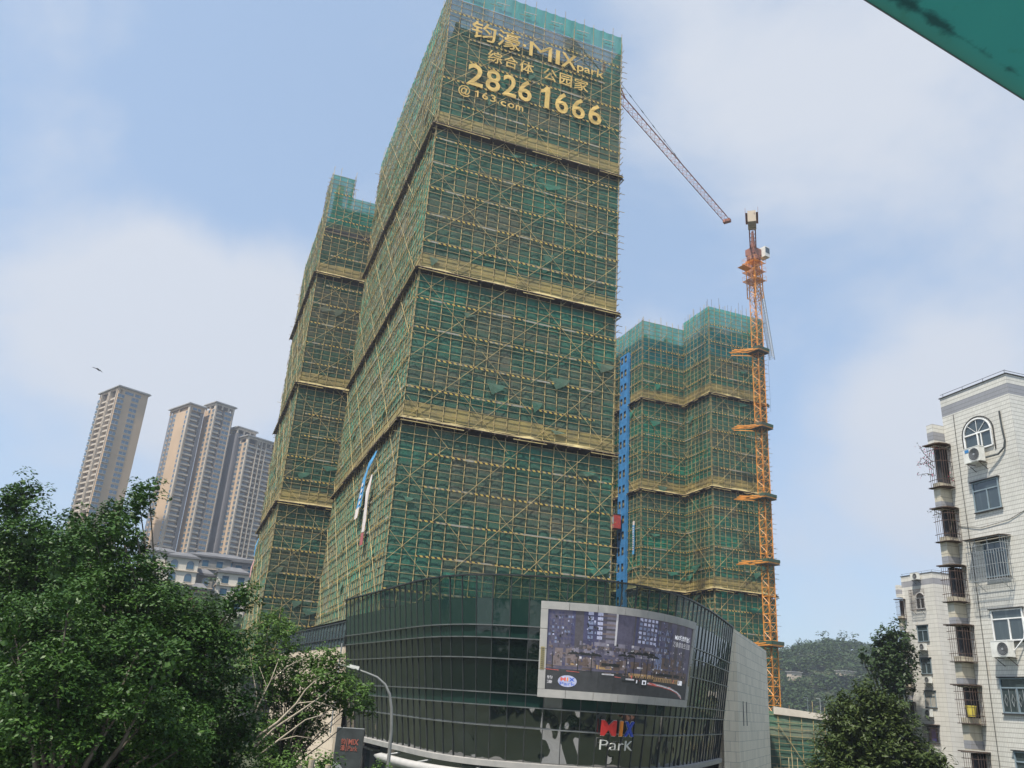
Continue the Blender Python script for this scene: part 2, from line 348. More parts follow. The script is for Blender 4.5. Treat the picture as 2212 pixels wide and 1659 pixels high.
mb=MB(); dv=[(7.0,59,3.4),(6.2,52,2.8),(5.2,45,2.2),(4.4,38,2.2),(4.6,30,2.6),(5.6,24,3.0),(7.0,18,4.5)]
for (x0,y0,a),(x1,y1,b) in zip(dv,dv[1:]): mb.poly([(x0-a,y0,.146),(x0+a,y0,.146),(x1+b,y1,.146),(x1-b,y1,.146)][::-1])
mb.build('added_driveway','pave')['kind']='structure'  # unseen pale strip added to brighten the lower mall glass reflection
mb=MB(); mb.poly([(-14,55.5,.150),(22,55.5,.150),(22,57.9,.150),(-14,57.9,.150)]); mb.build('pavement','pave')['kind']='structure'
mb=MB(); mb.box(-400,-24,0,400,-16,.14); mb.build('far_pavement','pave')['kind']='structure'

def hill(name,fn,x0,x1,y0,y1,nx,ny,mat='earth'):
    mb=MB(); X=np.linspace(x0,x1,nx); Y=np.linspace(y0,y1,ny)
    for y in Y:
        for x in X: mb.v.append((float(x),float(y),float(fn(x,y))))
    for j in range(ny-1):
        for i in range(nx-1): mb.f.append((j*nx+i,j*nx+i+1,(j+1)*nx+i+1,(j+1)*nx+i)); mb.m.append(0)
    o=mb.build(name,mat,smooth=True); o['kind']='structure'; return o
def sst(a,b,x): t=min(1,max(0,(x-a)/(b-a))); return t*t*(3-2*t)
def hL(x,y):
    d=math.hypot(x,y); az=math.degrees(math.atan2(-x,y))
    return -1+(26*sst(165,235,d)+20*sst(260,420,d))*sst(8,20,az)
hill('hillside',hL,-560,0,110,760,57,66)
HC=np.array([208.,520.])
def hR(x,y):
    dx=(x-HC[0]); dy=(y-HC[1])
    h=47*math.exp(-((dx/62)**2)*.8-((dy/95)**2))+28*math.exp(-(((x-285)/95)**2)-(((y-560)/120)**2))+30*math.exp(-(((x-120)/75)**2)-(((y-560)/110)**2))
    h+=2.0*math.sin(x*.09+1)*math.cos(y*.07)
    return max(-1,h*.88-9)
hill('hill',hR,-20,520,280,880,60,60)

# ------------------------------------------------------------------ scaffolded towers
LIFT=.9; BOARD=3.55
def scaffold_face(P,o,u,n,W,z0,z1,bands,seed,net='net',bay=1.46,diag=True,sparse=False,top_open=3.0,stick=True,pole='bamboo',backside=False,top_key='nettop'):
    """one scaffold face, o = start corner, u along, n outward. P = dict of mesh builders"""
    rr=random.Random(seed); o=np.array(o,float); u=np.array(u,float); n=np.array(n,float)
    pt=lambda s,d,z:(*(o+u*s+n*d),z)
    nb=max(2,round(W/bay)); bw=W/nb; pd=.06 if net=='net2' else .13; rd_=.10 if net=='net2' else .22
    # net with billows between poles and rails
    zs=[]; z=z0
    while z<z1-.01:
        zs.append(z); z+=LIFT
    zs.append(z1)
    sub=3
    for zi in range(len(zs)-1):
        za,zb=zs[zi],zs[zi+1]
        if any(b-1.0<(za+zb)/2<b+.1 for b in bands): continue
        P_net=P[net] if zb<=z1-top_open else P[top_key]
        for k in range(nb):
            amp=(.02+.16*((k*7+(zi//2)*13)%10)/10)*(1 if (k+zi)%5 else 1.6); lean=rr.uniform(-.012,.012)
            if net=='net2': amp=rr.uniform(.06,.30)
            if backside or any(b-.2<za<b+2.2 for b in bands): amp=0; lean=0
            for i in range(sub if not backside else 1):
                m_=sub if not backside else 1
                sa,sb=k*bw+bw*i/m_,k*bw+bw*(i+1)/m_
                wa,wb=math.sin(PI*i/m_),math.sin(PI*(i+1)/m_)
                P_net.poly([pt(sa,amp*wa*.5-lean,za-.03),pt(sb,amp*wb*.5-lean,za-.03),pt(sb,amp*wb*.6+lean,zb+.02),pt(sa,amp*wa*.6+lean,zb+.02)])
    if not backside:
        for _ in range(int(W*(z1-z0)/110)):
            s_=rr.uniform(.5,W-2.5); z_=rr.uniform(z0+3,z1-8); L_=rr.uniform(.8,3.0); h_=rr.uniform(.5,1.6)
            P[net].poly([pt(s_,.20,z_),pt(s_+L_,.22,z_+rr.uniform(-.2,.2)),pt(s_+L_*.8,.34,z_-h_*.5),pt(s_+L_*.3,.30,z_-h_)])
    # uprights
    if not backside:
        for k in range(nb+1):
            mb=MB(); s=k*bw; z=z0; top=z1+rr.choice([0,.3,.6,.9,1.6]) if stick else z1
            pts=[]
            while z<top:
                pts.append(pt(s+rr.uniform(-.07,.07),pd+rr.uniform(-.04,.04),z)); z+=5.2
            pts.append(pt(s,pd,top)); mb.tube(pts,.046,4); P['up'].append((mb,pole))
    # rails
    R_=P['rails']; z=z0+LIFT
    while z<z1+.05:
        if not backside or round(z/LIFT)%2==0:
            a=-rr.choice([.15,.3,.5,.8]); b=W+rr.choice([.15,.3,.5,.9])
            q=[pt(a+(b-a)*t,rd_+rr.uniform(-.03,.03),z+rr.uniform(-.05,.05)) for t in (0,.25,.5,.75,1)]
            R_.tube(q,.036,4)
        z+=LIFT
    if backside: return
    # toe boards every second lift pair
    for bi,b in enumerate(bands+[z1+50]):
        lo=z0 if bi==len(bands) and not bands else None
    allb=sorted(bands); segs=[]
    ref=allb[0] if allb else z0
    z=ref
    while z>z0: z-=BOARD
    zz=z+BOARD; lastb=None
    marks=[]
    bl=[z0-(z0-ref)%BOARD-0]+allb
    for i,b in enumerate([None]+allb):
        lo=b if b is not None else (allb[0]-BOARD*math.floor((allb[0]-z0)/BOARD) if allb else z0)
        hi=allb[i] if i<len(allb) else z1-1
        q=lo+(BOARD if b is not None else 0)
        while q<hi-1.5: marks.append(q); q+=BOARD
    for q in marks:
        mb=MB(); s=rr.choice([0,0,0,W*.12]); e_=rr.choice([W,W,W*.9]); n_=max(2,int((e_-s)/4)); zz=[rr.uniform(-.05,.05) for _ in range(n_+1)]
        for i in range(n_):
            a,b=s+(e_-s)*i/n_,s+(e_-s)*(i+1)/n_
            mb.hexa([pt(a,.25,q-.02+zz[i]),pt(b,.25,q-.02+zz[i+1]),pt(b,.20,q+zz[i+1]),pt(a,.20,q+zz[i]),pt(a,.27,q+.16+zz[i]),pt(b,.27,q+.16+zz[i+1]),pt(b,.22,q+.16+zz[i+1]),pt(a,.22,q+.16+zz[i])])
        P['boards'].append(mb)
    # protection bands
    for b in bands:
        mb=MB()
        for k in range(nb):
            j=rr.uniform(-.1,.1)
            mb.poly([pt(k*bw,.10,b+.42),pt((k+1)*bw,.10,b+.42),pt((k+1)*bw,.06,b+1.95+j),pt(k*bw,.06,b+1.95+j)],0)
        zj=[rr.uniform(-.10,.10) for _ in range(nb+1)]; oj=[rr.uniform(.26,.50) for _ in range(nb+1)]
        for k in range(nb): mb.poly([pt(k*bw-(.4 if k==0 else 0),oj[k],b+zj[k]*.5),pt((k+1)*bw+(.4 if k==nb-1 else 0),oj[k+1],b+zj[k+1]*.5),pt((k+1)*bw,.11,b+.36+zj[k+1]),pt(k*bw,.11,b+.36+zj[k])],1)
        mb.obox(o,u,n,-.4,W+.4,-1.3,.60,b-.10,b-.03,2)
        for k in range(nb*1+1): mb.obox(o,u,n,k*bw-.06,k*bw+.06,-1.2,.74,b-.28,b-.11,2)
        mb.tube([pt(-.3,.7,b-.36),pt(W*.27,.7,b-.40)],.06,4,3); mb.tube([pt(W*.5,.68,b-.38),pt(W*.66,.7,b-.36)],.06,4,3); mb.tube([pt(W*.88,.7,b-.38),pt(W+.4,.7,b-.36)],.06,4,3)
        mb.obox(o,u,n,0,W,-1.15,-1.05,b-1.0,b-.12,4)  # dark strip paints shade into the gap under the band
        P['bands'].append(mb)
    # scissor bracing
    if diag:
        step=7.3; ang=1.0; D=P['diag']; s=-(z1-z0)/ang
        while s<W:
            for sg in (1,-1):
                # line s' = s + (z-z0)/ang   clipped to the face
                za=max(z0,z0-(s)*ang) if s<0 else z0; zb=min(z1-2,z0+(W-s)*ang)
                if zb-za<3: continue
                z=za
                while z<zb:
                    L=rr.uniform(4,8); e=min(zb,z+L); gap=rr.random()
                    sa=s+(z-z0)/ang; sb=s+(e-z0)/ang
                    if sg<0: sa,sb=W-sa,W-sb
                    if sg>0 or gap<.7: D.tube([pt(sa,.30,z),pt(sb,.30+rr.uniform(-.02,.03),e)],.032 if sg>0 else .026,4)
                    z=e-.35 if gap<.5 else e+rr.uniform(.2,.9)
            s+=step
def new_parts(): return dict(open=MB(),net=MB(),net2=MB(),nettop=MB(),up=[],rails=MB(),boards=[],bands=[],diag=MB())
def finish_tower(T,P,net,net2,nettop,rail='rail',diag='bamboo'):
    sf=P['rails'].build('scaffold_rail',rail,T); 
    for mb,pm in P['up']: mb.build('upright_pole',pm,sf)
    P['diag'].build('bracing',diag,sf)
    for mb in P['boards']: mb.build('toe_board','board',sf)
    P['net'].build('safety_net',net,T,label='green safety net on the street face')
    if P['net2'].v: P['net2'].build('safety_net',net2,T,label='dusty safety net on the side face, sunlight painted into its tone')
    if P['nettop'].v: P['nettop'].build('top_net',nettop,T)
    if P['open'].v: P['open'].build('open_net','netOpen',T,label='thin netting over the open top storeys')
    for mb in P['bands']: mb.build('protection_band',['tarp','ledge','steel_dark','bamboo','dark'],T)
def core(T,poly_boxes,z0,zsolid,ztop,fh=3.0,seed=1,label=None):
    rr=random.Random(seed); mb=MB(); sl=MB(); pr=MB()
    for (x0,y0,x1,y1) in poly_boxes:
        mb.box(x0,y0,z0,x1,y1,zsolid)
        z=z0+fh
        while z<ztop:
            sl.box(x0-.35,y0-.35,z-.16,x1+.35,y1+.35,z); z+=fh
        # columns and props of the open storeys
        nx=max(2,int((x1-x0)/5)); ny=max(2,int((y1-y0)/6))
        for i in range(nx+1):
            for j in range(ny+1):
                cx=x0+(x1-x0)*i/nx; cy=y0+(y1-y0)*j/ny; sl.box(cx-.3,cy-.3,zsolid,cx+.3,cy+.3,ztop-1.2)
        z=zsolid
        while z<ztop-1:
            for q in range(int((x1-x0)*1.1)):
                cx=x0+.4+q*.9+rr.uniform(-.1,.1)
                if cx<x1: pr.tube([(cx,y0+rr.uniform(.1,.6),z),(cx+rr.uniform(-.1,.1),y0+.3,min(ztop,z+3))],.035,3)
            for q in range(int((y1-y0)/1.3)):
                cy=y0+.4+q*1.3; pr.tube([(x0+.4,cy,z),(x0+.4,cy,min(ztop,z+3))],.035,3)
            for dz in (.6,1.2,1.8,2.4):
                pr.tube([(x0,y0+.3,z+dz),(x1,y0+.3,z+dz)],.03,3); pr.tube([(x0+.4,y0,z+dz),(x0+.4,y1,z+dz)],.03,3)
            z+=3
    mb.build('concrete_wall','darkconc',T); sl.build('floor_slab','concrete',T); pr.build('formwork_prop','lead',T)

# --- main tower: front 24.8 m wide, 43.9 m deep
MT_AZ=R(19.356); MTO=(-11.35,83.472,0)
T=thing('scaffolded_tower','tallest tower block wrapped in green netting and bamboo scaffold with the big gold lettering','tower under construction',MTO,MT_AZ,'scaffolded tower blocks')
MAIN=T; Wd,Dp,ZT=24.8,43.9,96.6
P=new_parts(); B=[35.2,53.2,73.1]
scaffold_face(P,(0,0),(1,0),(0,-1),Wd,12.0,ZT-3.2,B,11,'net',top_open=5.0,top_key='open')
scaffold_face(P,(0,Dp),(0,-1),(-1,0),Dp,10.0,ZT-.6,B,12,'net2',top_open=1.0)
scaffold_face(P,(Wd,0),(0,1),(1,0),Dp,12.0,ZT-2,B,13,'net',top_open=2,diag=False)
scaffold_face(P,(Wd,Dp),(-1,0),(0,1),Wd,12.0,ZT-2,[],14,'net',backside=True)
# light net parapet and sagging netting at the top of the front face
mb=P['nettop']; rr=random.Random(4)
for k in range(17):
    a,b=k*Wd/17,(k+1)*Wd/17
    for i in range(3):
        s0,s1=a+(b-a)*i/3,a+(b-a)*(i+1)/3; f=lambda s:.25*math.sin(PI*(s-a)/(b-a))
        mb.poly([(s0,-.1,ZT-3.2),(s1,-.1,ZT-3.2),(s1,-.1-f(s1)*.4,ZT-.1-f(s1)),(s0,-.1-f(s0)*.4,ZT-.1-f(s0))])
for k in range(18): P['rails'].tube([(k*Wd/17,-.15,ZT-5),(k*Wd/17+rr.uniform(-.1,.1),-.15,ZT+rr.uniform(.1,1.1))],.035,4)
for k in range(6): # white fluorescent-like tubes / pale boards at the roof edge
    P['rails'].tube([(1+k*4.2,-.25,ZT-2.3),(2.6+k*4.2,-.25,ZT-2.2)],.03,4)
core(T,[(1.5,1.4,Wd-1.4,Dp-1.4)],0,ZT-12.5,ZT-4.6,seed=3)
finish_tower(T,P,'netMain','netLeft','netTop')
for k in range(6):
    mb=MB(); mb.tube([(2.2+k*3.9,-.42,ZT-1.9),(4.0+k*3.9,-.42,ZT-1.75)],.06,5); mb.build('roof_edge_tube','white',T)
# gold lettering hung on the front net, one part per line
LT=thing('gold_lettering','giant gold characters and phone number hung high on the netted tower front','building lettering',MTO,MT_AZ)
def fmain(x,y,d): return (x,-.38-d-.05*math.sin(x*1.9+y*.7)*math.cos(y*2.3+x*.4),y)
def line(items,name):
    mb=MB()
    for (t,x0,x1,y0,y1,wt) in items:
        if t=='1':
            H_=y1-y0; sw=H_*.19; P_=[(x1-sw,y0),(x1,y0),(x1,y1),(x1-sw*.85,y1),(x1-sw*1.35,y1-H_*.13),(x0,y1-H_*.22),(x0,y1-H_*.36),(x1-sw,y1-H_*.28)]
            mb.poly([fmain(a,b,.02) for a,b in P_][::-1]); mb.poly([fmain(a,b,-.02) for a,b in P_])
            for p,q in zip(P_,P_[1:]+P_[:1]): mb.poly([fmain(*p,.02),fmain(*q,.02),fmain(*q,-.02),fmain(*p,-.02)])
        else: put_text(mb,t,x0,x1,y0,y1,fmain,wt,.02)
    mb.build(name,'gold',LT)
line([('钧',3.0,6.35,87.75,90.6,0.0099),('濠',6.6,9.8,87.75,90.6,0.0081),('·',10.15,10.6,88.9,89.35,0.0090)],'character_line')
line([('M',11.1,14.3,87.8,90.2,-.004),('I',14.9,15.5,87.8,90.2,0.0135),('X',15.75,18.0,87.8,90.2,0.0153),('park',18.1,22.1,87.55,89.25,0.0108)],'latin_line')
line([('综',5.5,7.5,84.75,86.65,0.0081),('合',7.75,9.65,84.75,86.65,0.0081),('体',9.9,11.9,84.75,86.65,0.0081)],'second_line')
line([('公',13.3,15.2,84.75,86.65,0.0081),('园',15.6,17.4,84.75,86.65,0.0081),('家',17.75,19.85,84.75,86.65,0.0081)],'second_line')
line([('2',3.1,5.2,80.2,83.6,0.0153),('8',5.55,7.5,80.2,83.6,0.0153),('2',7.85,9.75,80.2,83.6,0.0153),('6',10.0,11.85,80.2,83.6,0.0153),('1',13.1,14.35,80.2,83.6,-.004),('6',15.2,17.05,80.1,83.5,0.0153),('6',17.6,19.5,80.1,83.4,0.0153),('6',20.0,21.95,80.0,83.3,0.0153)],'number_line')
line([('@',2.1,3.7,78.1,79.8,0.0054),('1',4.25,4.75,78.6,79.65,-.004),('6',5.25,6.05,78.6,79.65,0.0117),('3',6.35,7.1,78.6,79.65,0.0117),('.',7.35,7.55,78.6,78.8,0.0135),('c',7.75,8.5,78.5,79.25,0.0117),('o',8.75,9.6,78.5,79.25,0.0117),('m',9.8,10.85,78.5,79.25,0.0117)],'address_line')

# torn banners on the left face (local frame: x=0 plane, y along)
def cloth(name,label,pts,wd,mats,th=.02,text=None,parent_loc=MTO,az=MT_AZ,normal=(-1,0)):
    t=thing(name,label,'banner',parent_loc,az,'torn cloth banners on the scaffolds')
    mb=MB(); rr=random.Random(len(label))
    n=len(pts); L=[]
    for (y,z,off,w_) in pts: L.append(((-off,y-w_/2,z),(-off-.05,y+w_/2,z+.1)))
    for i in range(n-1):
        mb.poly([L[i][0],L[i][1],L[i+1][1],L[i+1][0]],0 if i<n-1 else 1)
        a=[tuple(np.array(q)+[.03,0,0]) for q in (L[i][0],L[i][1],L[i+1][1],L[i+1][0])]; mb.poly(a[::-1],0)
    mb.build('cloth',mats,t)
    mb=MB(); mb.tube([(-.35,pts[0][0]-.8,pts[0][1]+.15),(-.35,pts[0][0]+.8,pts[0][1]+.15)],.02,4); mb.build('tie_rope','bamboo_pale',t)
    return t
cloth('torn_banner','blue banner torn loose and hanging bent below the lowest band of the tallest tower',[(10.0,34.0,.45,.6),(12.2,33.4,.5,3.2),(14.4,32.6,.5,.9),(15.2,31.9,.55,1.6),(15.8,30.0,.6,2.2),(16.6,28.4,.6,2.6)],1,['bluecloth','palecloth'])
mb=MB()
for z_,y_ in ((31.3,15.3),(30.6,15.5),(29.9,15.7),(29.2,15.9)):
    mb.poly([(-.68,y_-.45,z_),(-.68,y_+.45,z_),(-.7,y_+.5,z_-.4),(-.7,y_-.4,z_-.4)])
mb.poly([(-.7,15.4,28.5),(-.7,17.9,28.5),(-.72,18.0,27.3),(-.72,15.9,27.2)])
o=mb.build('banner_marks','palecloth',bpy.data.objects['torn_banner'])
cloth('torn_banner','long pale pink streamer hanging beside the bent blue banner',[(10.7,31.3,.5,.5),(11.6,29.6,.6,2.0),(11.6,28.2,.6,1.2),(11.6,26.3,.55,1.7),(11.6,24.8,.55,1.5)],1,['palecloth'])
cloth('torn_banner','short dark red end of a streamer below the pale pink streamer',[(11.6,24.7,.58,1.4),(11.65,23.3,.58,1.5)],1,['redcloth'])

# --- rear left tower
LT_AZ=R(20.0); LTO=(-33.91,124.21,0)
T=thing('scaffolded_tower','dark green netted tower block standing behind and left of the tallest one','tower under construction',LTO,LT_AZ,'scaffolded tower blocks')
P=new_parts(); B=[34.0,53.2,73.1]; w2,d2,zt2=14.0,31.0,88.9
scaffold_face(P,(0,0),(1,0),(0,-1),w2,10,zt2,B,21,'net',top_open=5.5)
scaffold_face(P,(0,d2),(0,-1),(-1,0),d2,10,zt2,B,22,'net2',top_open=1)
scaffold_face(P,(w2,0),(0,1),(1,0),d2,10,zt2,[],23,'net',backside=True)
scaffold_face(P,(w2,d2),(-1,0),(0,1),w2,10,zt2,[],24,'net',backside=True)
scaffold_face(P,(0,0),(1,0),(0,-1),3.8,zt2,92.7,[],25,'nettop',diag=False,top_open=9,bay=1.2)
scaffold_face(P,(0,6.5),(0,-1),(-1,0),6.5,zt2,92.7,[],26,'nettop',diag=False,top_open=9,bay=1.3)
scaffold_face(P,(3.8,0),(0,1),(1,0),6.5,zt2,92.7,[],27,'nettop',diag=False,top_open=9,bay=1.3)
core(T,[(1.3,1.3,w2-1.3,d2-1.3)],0,zt2-9.5,zt2-1.5,seed=5)
mb=MB(); mb.box(1.1,1.2,zt2-2,2.3,5.0,91.6); mb.build('lift_shaft_head','ledge',T)
mb=MB(); mb.box(.0,-.1,81.0,w2,.6,81.9); mb.build('open_storey_shade','dark',T)  # solid dark box, paints the shade of an open storey
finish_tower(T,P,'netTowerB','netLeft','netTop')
cloth('torn_banner','light blue cloth flapping on the left side of the rear netted tower',[(22.0,31.5,.5,1.0),(23.3,30.3,.7,2.4),(24.6,28.8,.6,1.2)],1,['bluecloth'],parent_loc=LTO,az=LT_AZ)
cloth('torn_banner','pink cloth flapping below a light blue one on the rear netted tower',[(23.5,28.0,.5,.8),(24.6,26.8,.7,2.2),(25.8,25.2,.6,1.4)],1,['pinkcloth'],parent_loc=LTO,az=LT_AZ)

# --- right tower, stepped plan
RTO=(25.37,150.33,0); RT_AZ=R(20.12)
T=thing('scaffolded_tower','stepped green netted tower block beside the orange crane mast','tower under construction',RTO,RT_AZ,'scaffolded tower blocks')
P=new_parts(); B=[28.45,46.45,64.45]; zr=81.0; lAB,lEA,lBC,lCD=9.46,12.4,8.92,12.54
zs0=8
scaffold_face(P,(0,0),(1,0),(0,-1),lAB,zs0,zr,B,31,'net',bay=1.3,top_open=3.6)
scaffold_face(P,(0,lEA),(0,-1),(-1,0),lEA,zs0,zr,B,32,'net',bay=1.35,top_open=3.6)
scaffold_face(P,(lAB,0),(0,-1),(-1,0),lBC,zs0,zr+1.6,B,33,'net',bay=1.35,top_open=3.6)
scaffold_face(P,(lAB,-lBC),(1,0),(0,-1),lCD,zs0,zr+1.6,B,34,'net',bay=1.3,top_open=3.6)
scaffold_face(P,(lAB+lCD,-lBC),(0,1),(1,0),lBC+18,zs0,zr+1,B,35,'net',bay=1.5,diag=False,top_open=3.6)
scaffold_face(P,(lAB+lCD,18),(-1,0),(0,1),lAB+lCD+6,zs0,zr,[],36,'net',backside=True)
scaffold_face(P,(-5,lEA),(1,0),(0,-1),5,zs0,zr-1.5,B,37,'net',bay=1.3,top_open=3.6)
scaffold_face(P,(-5,18),(0,-1),(-1,0),18-lEA,zs0,zr-1.5,B,38,'net',bay=1.3,top_open=3.6)
core(T,[(1.3,1.3,lAB+1.2,16.5),(lAB+1.3,-lBC+1.3,lAB+lCD-1.3,16.5),(-3.8,lEA+1.2,1.2,16.5)],0,zr-7.5,zr-1.2,seed=8)
finish_tower(T,P,'netTowerR','netTowerR','netTowerRTop')
for q in range(9):
    pass
# blue perforated hoist gate sheet on the left face
HB=thing('hoist_gate_sheet','tall bright blue sheet with two columns of square openings on the stepped tower','blue sheeting',RTO,RT_AZ)
mb=MB(); hz=MB(); y0,y1=4.6,7.7; z=22.0; k=0
ztop_=75.6
while z<ztop_-.1:
    zz=min(z+3.0,ztop_)
    rows=[(z,min(z+.75,zz),'s'),(min(z+.75,zz),min(z+2.25,zz),'o'),(min(z+2.25,zz),zz,'s')]
    for a,b,c in rows:
        if b-a<.02: continue
        if c=='s': mb.box(-.75,y0,a,-.68,y1,b)
        else:
            for (ya,yb) in ((y0,y0+.55),(y0+1.45,y0+2.05),(y0+2.95,y1)): mb.box(-.75,ya,a,-.68,yb,b)
    z=zz; k+=1
mb.box(-.75,y1,22,-.5,y1+.06,ztop_); mb.box(-.75,y0-.06,22,-.2,y0,ztop_)
mb.build('perforated_sheet','bluepanel',HB)
mb=MB(); mb.box(-.60,y0+.1,22,-.55,y1-.1,ztop_-.3); mb.build('dark_backing','dark',HB)
mb=MB(); z=23.2
while z<75: 
    mb.box(-.66,y0+.7,z,-.62,y0+1.3,z+.45); mb.box(-.66,y0+2.2,z,-.62,y0+2.8,z+.45); z+=3.0
mb.build('gate_panel','tarp',HB)
def lattice(mb,p0,p1,wx,wy,ax,ay,pitch,rc,rd,mi=0,taper=None):
    """square lattice mast from p0 to p1; ax, ay unit side directions"""
    p0=np.array(p0,float);p1=np.array(p1,float);ax=np.array(ax,float);ay=np.array(ay,float)
    L=np.linalg.norm(p1-p0); n=max(1,int(round(L/pitch)))
    c=[(-1,-1),(1,-1),(1,1),(-1,1)]
    for a,b in c: mb.tube([p0+ax*a*wx/2+ay*b*wy/2,p1+ax*a*wx/2+ay*b*wy/2],rc,4,mi)
    for i in range(n+1):
        q=p0+(p1-p0)*i/n; q2=p0+(p1-p0)*(min(i+1,n))/n
        for k in range(4):
            A=q+ax*c[k][0]*wx/2+ay*c[k][1]*wy/2; Bq=q+ax*c[(k+1)%4][0]*wx/2+ay*c[(k+1)%4][1]*wy/2
            mb.tube([A,Bq],rd,3,mi,False)
            if i<n:
                B2=q2+ax*c[(k+1)%4][0]*wx/2+ay*c[(k+1)%4][1]*wy/2; A2=q2+ax*c[k][0]*wx/2+ay*c[k][1]*wy/2
                if i%2: mb.tube([A,B2],rd,3,mi,False)
                else: mb.tube([Bq,A2],rd,3,mi,False)
def lattice3(mb,p0,p1,w_,h,side,up,pitch,rc,rd,mi=0):
    p0=np.array(p0,float);p1=np.array(p1,float);side=np.array(side,float);up=np.array(up,float)
    L=np.linalg.norm(p1-p0); n=int(round(L/pitch)); g=lambda q,k:(q+side*w_/2,q-side*w_/2,q+up*h)[k]
    for k in range(3): mb.tube([g(p0,k),g(p1,k)],rc,4,mi)
    for i in range(n):
        q=p0+(p1-p0)*i/n; q2=p0+(p1-p0)*(i+1)/n; qm=(q+q2)/2
        mb.tube([g(q,0),g(q,1)],rd,3,mi,False); mb.tube([g(q,0),g(q2,1)],rd,3,mi,False)
        for k in (0,1): mb.tube([g(q,k),g(qm,2)],rd,3,mi,False); mb.tube([g(qm,2),g(q2,k)],rd,3,mi,False)
# construction hoist on the left face of the right tower
H=thing('construction_hoist','red and grey builders lift on a thin dark mast before the blue sheet','construction hoist',RTO,RT_AZ)
mb=MB(); lattice(mb,(-1.9,8.9,0),(-1.9,8.9,81.8),.65,.65,(1,0,0),(0,1,0),.75,.045,.022); mb.build('mast','steel_dark',H)
mb=MB()
for z in range(10,80,9): mb.tube([(-1.9,8.6,z),(-.2,7.4,z)],.05,4); mb.tube([(-1.9,9.2,z),(-.2,9.6,z)],.05,4)
mb.build('wall_tie','steel_dark',H)
for (ya,yb) in ((5.6,8.5),(9.3,10.9)):
    mb=MB(); mb.box(-2.6,ya,39.7,-1.2,yb,42.3,0)
    for q in (0.0,.5): mb.box(-2.63,ya+.15+q*(yb-ya),40.5,-2.6,ya+.1+(q+.42)*(yb-ya),41.9,1)
    mb.box(-2.7,ya-.05,42.3,-1.1,yb+.05,42.42,2); mb.box(-2.62,ya,39.7,-2.58,yb,40.2,3)
    cg=mb.build('hoist_cage',[simple('red hoist cage',(.46,.055,.04),(.3,.05,.04),2,.5),'grey_metal','lead','redbrown'],H)
    mb=MB(); 
    for q in (ya,yb-.05): mb.tube([(-2.6,q,42.4),(-2.6,q,43.3)],.03,4); mb.tube([(-1.3,q,42.4),(-1.3,q,43.3)],.03,4)
    mb.tube([(-2.6,ya,43.3),(-2.6,yb,43.3)],.03,4); mb.build('guard_rail','grey_metal',cg)
for (y_,za,zb,lab) in ((1.9,34.5,40.6,'long white and blue hanging banner on the stepped tower right of the lift'),(10.9,30,39.9,'long white and blue hanging banner left of the builders lift')):
    t=thing('hanging_banner',lab,'banner',RTO,RT_AZ,'hanging banners of the stepped tower')
    mb=MB(); k=8
    for i in range(k):
        z0_,z1_=zb-(zb-za)*i/k,zb-(zb-za)*(i+1)/k
        mb.box(-.52-.06*math.sin(i),y_-.32,z1_,-.48,y_+.32,z0_,1 if i<1 else 0)
    mb.build('cloth',['bluecloth','palecloth'],t)
    mb=MB()
    for i in range(1,12): z_=zb-.9-(zb-za-1.2)*i/12; mb.box(-.60,y_-.16,z_,-.56,y_+.16,z_+.22)
    mb.build('banner_marks','palecloth',t)
# rebar starter bars on the right tower roof
for i in range(11):
    pass
mb=MB(); rr=random.Random(3)
for i in range(14): x=lAB+.3+i*.9; mb.tube([(x,-lBC+.6,zr-1),(x+rr.uniform(-.15,.15),-lBC+.6,zr+rr.uniform(2.0,4.8))],.035,3)
for i in range(8): y=-i*1.1; mb.tube([(lAB+.4,y,zr-1),(lAB+.4,y,zr+rr.uniform(1.4,3.5))],.035,3)
mb.build('starter_bar','rebar',T)

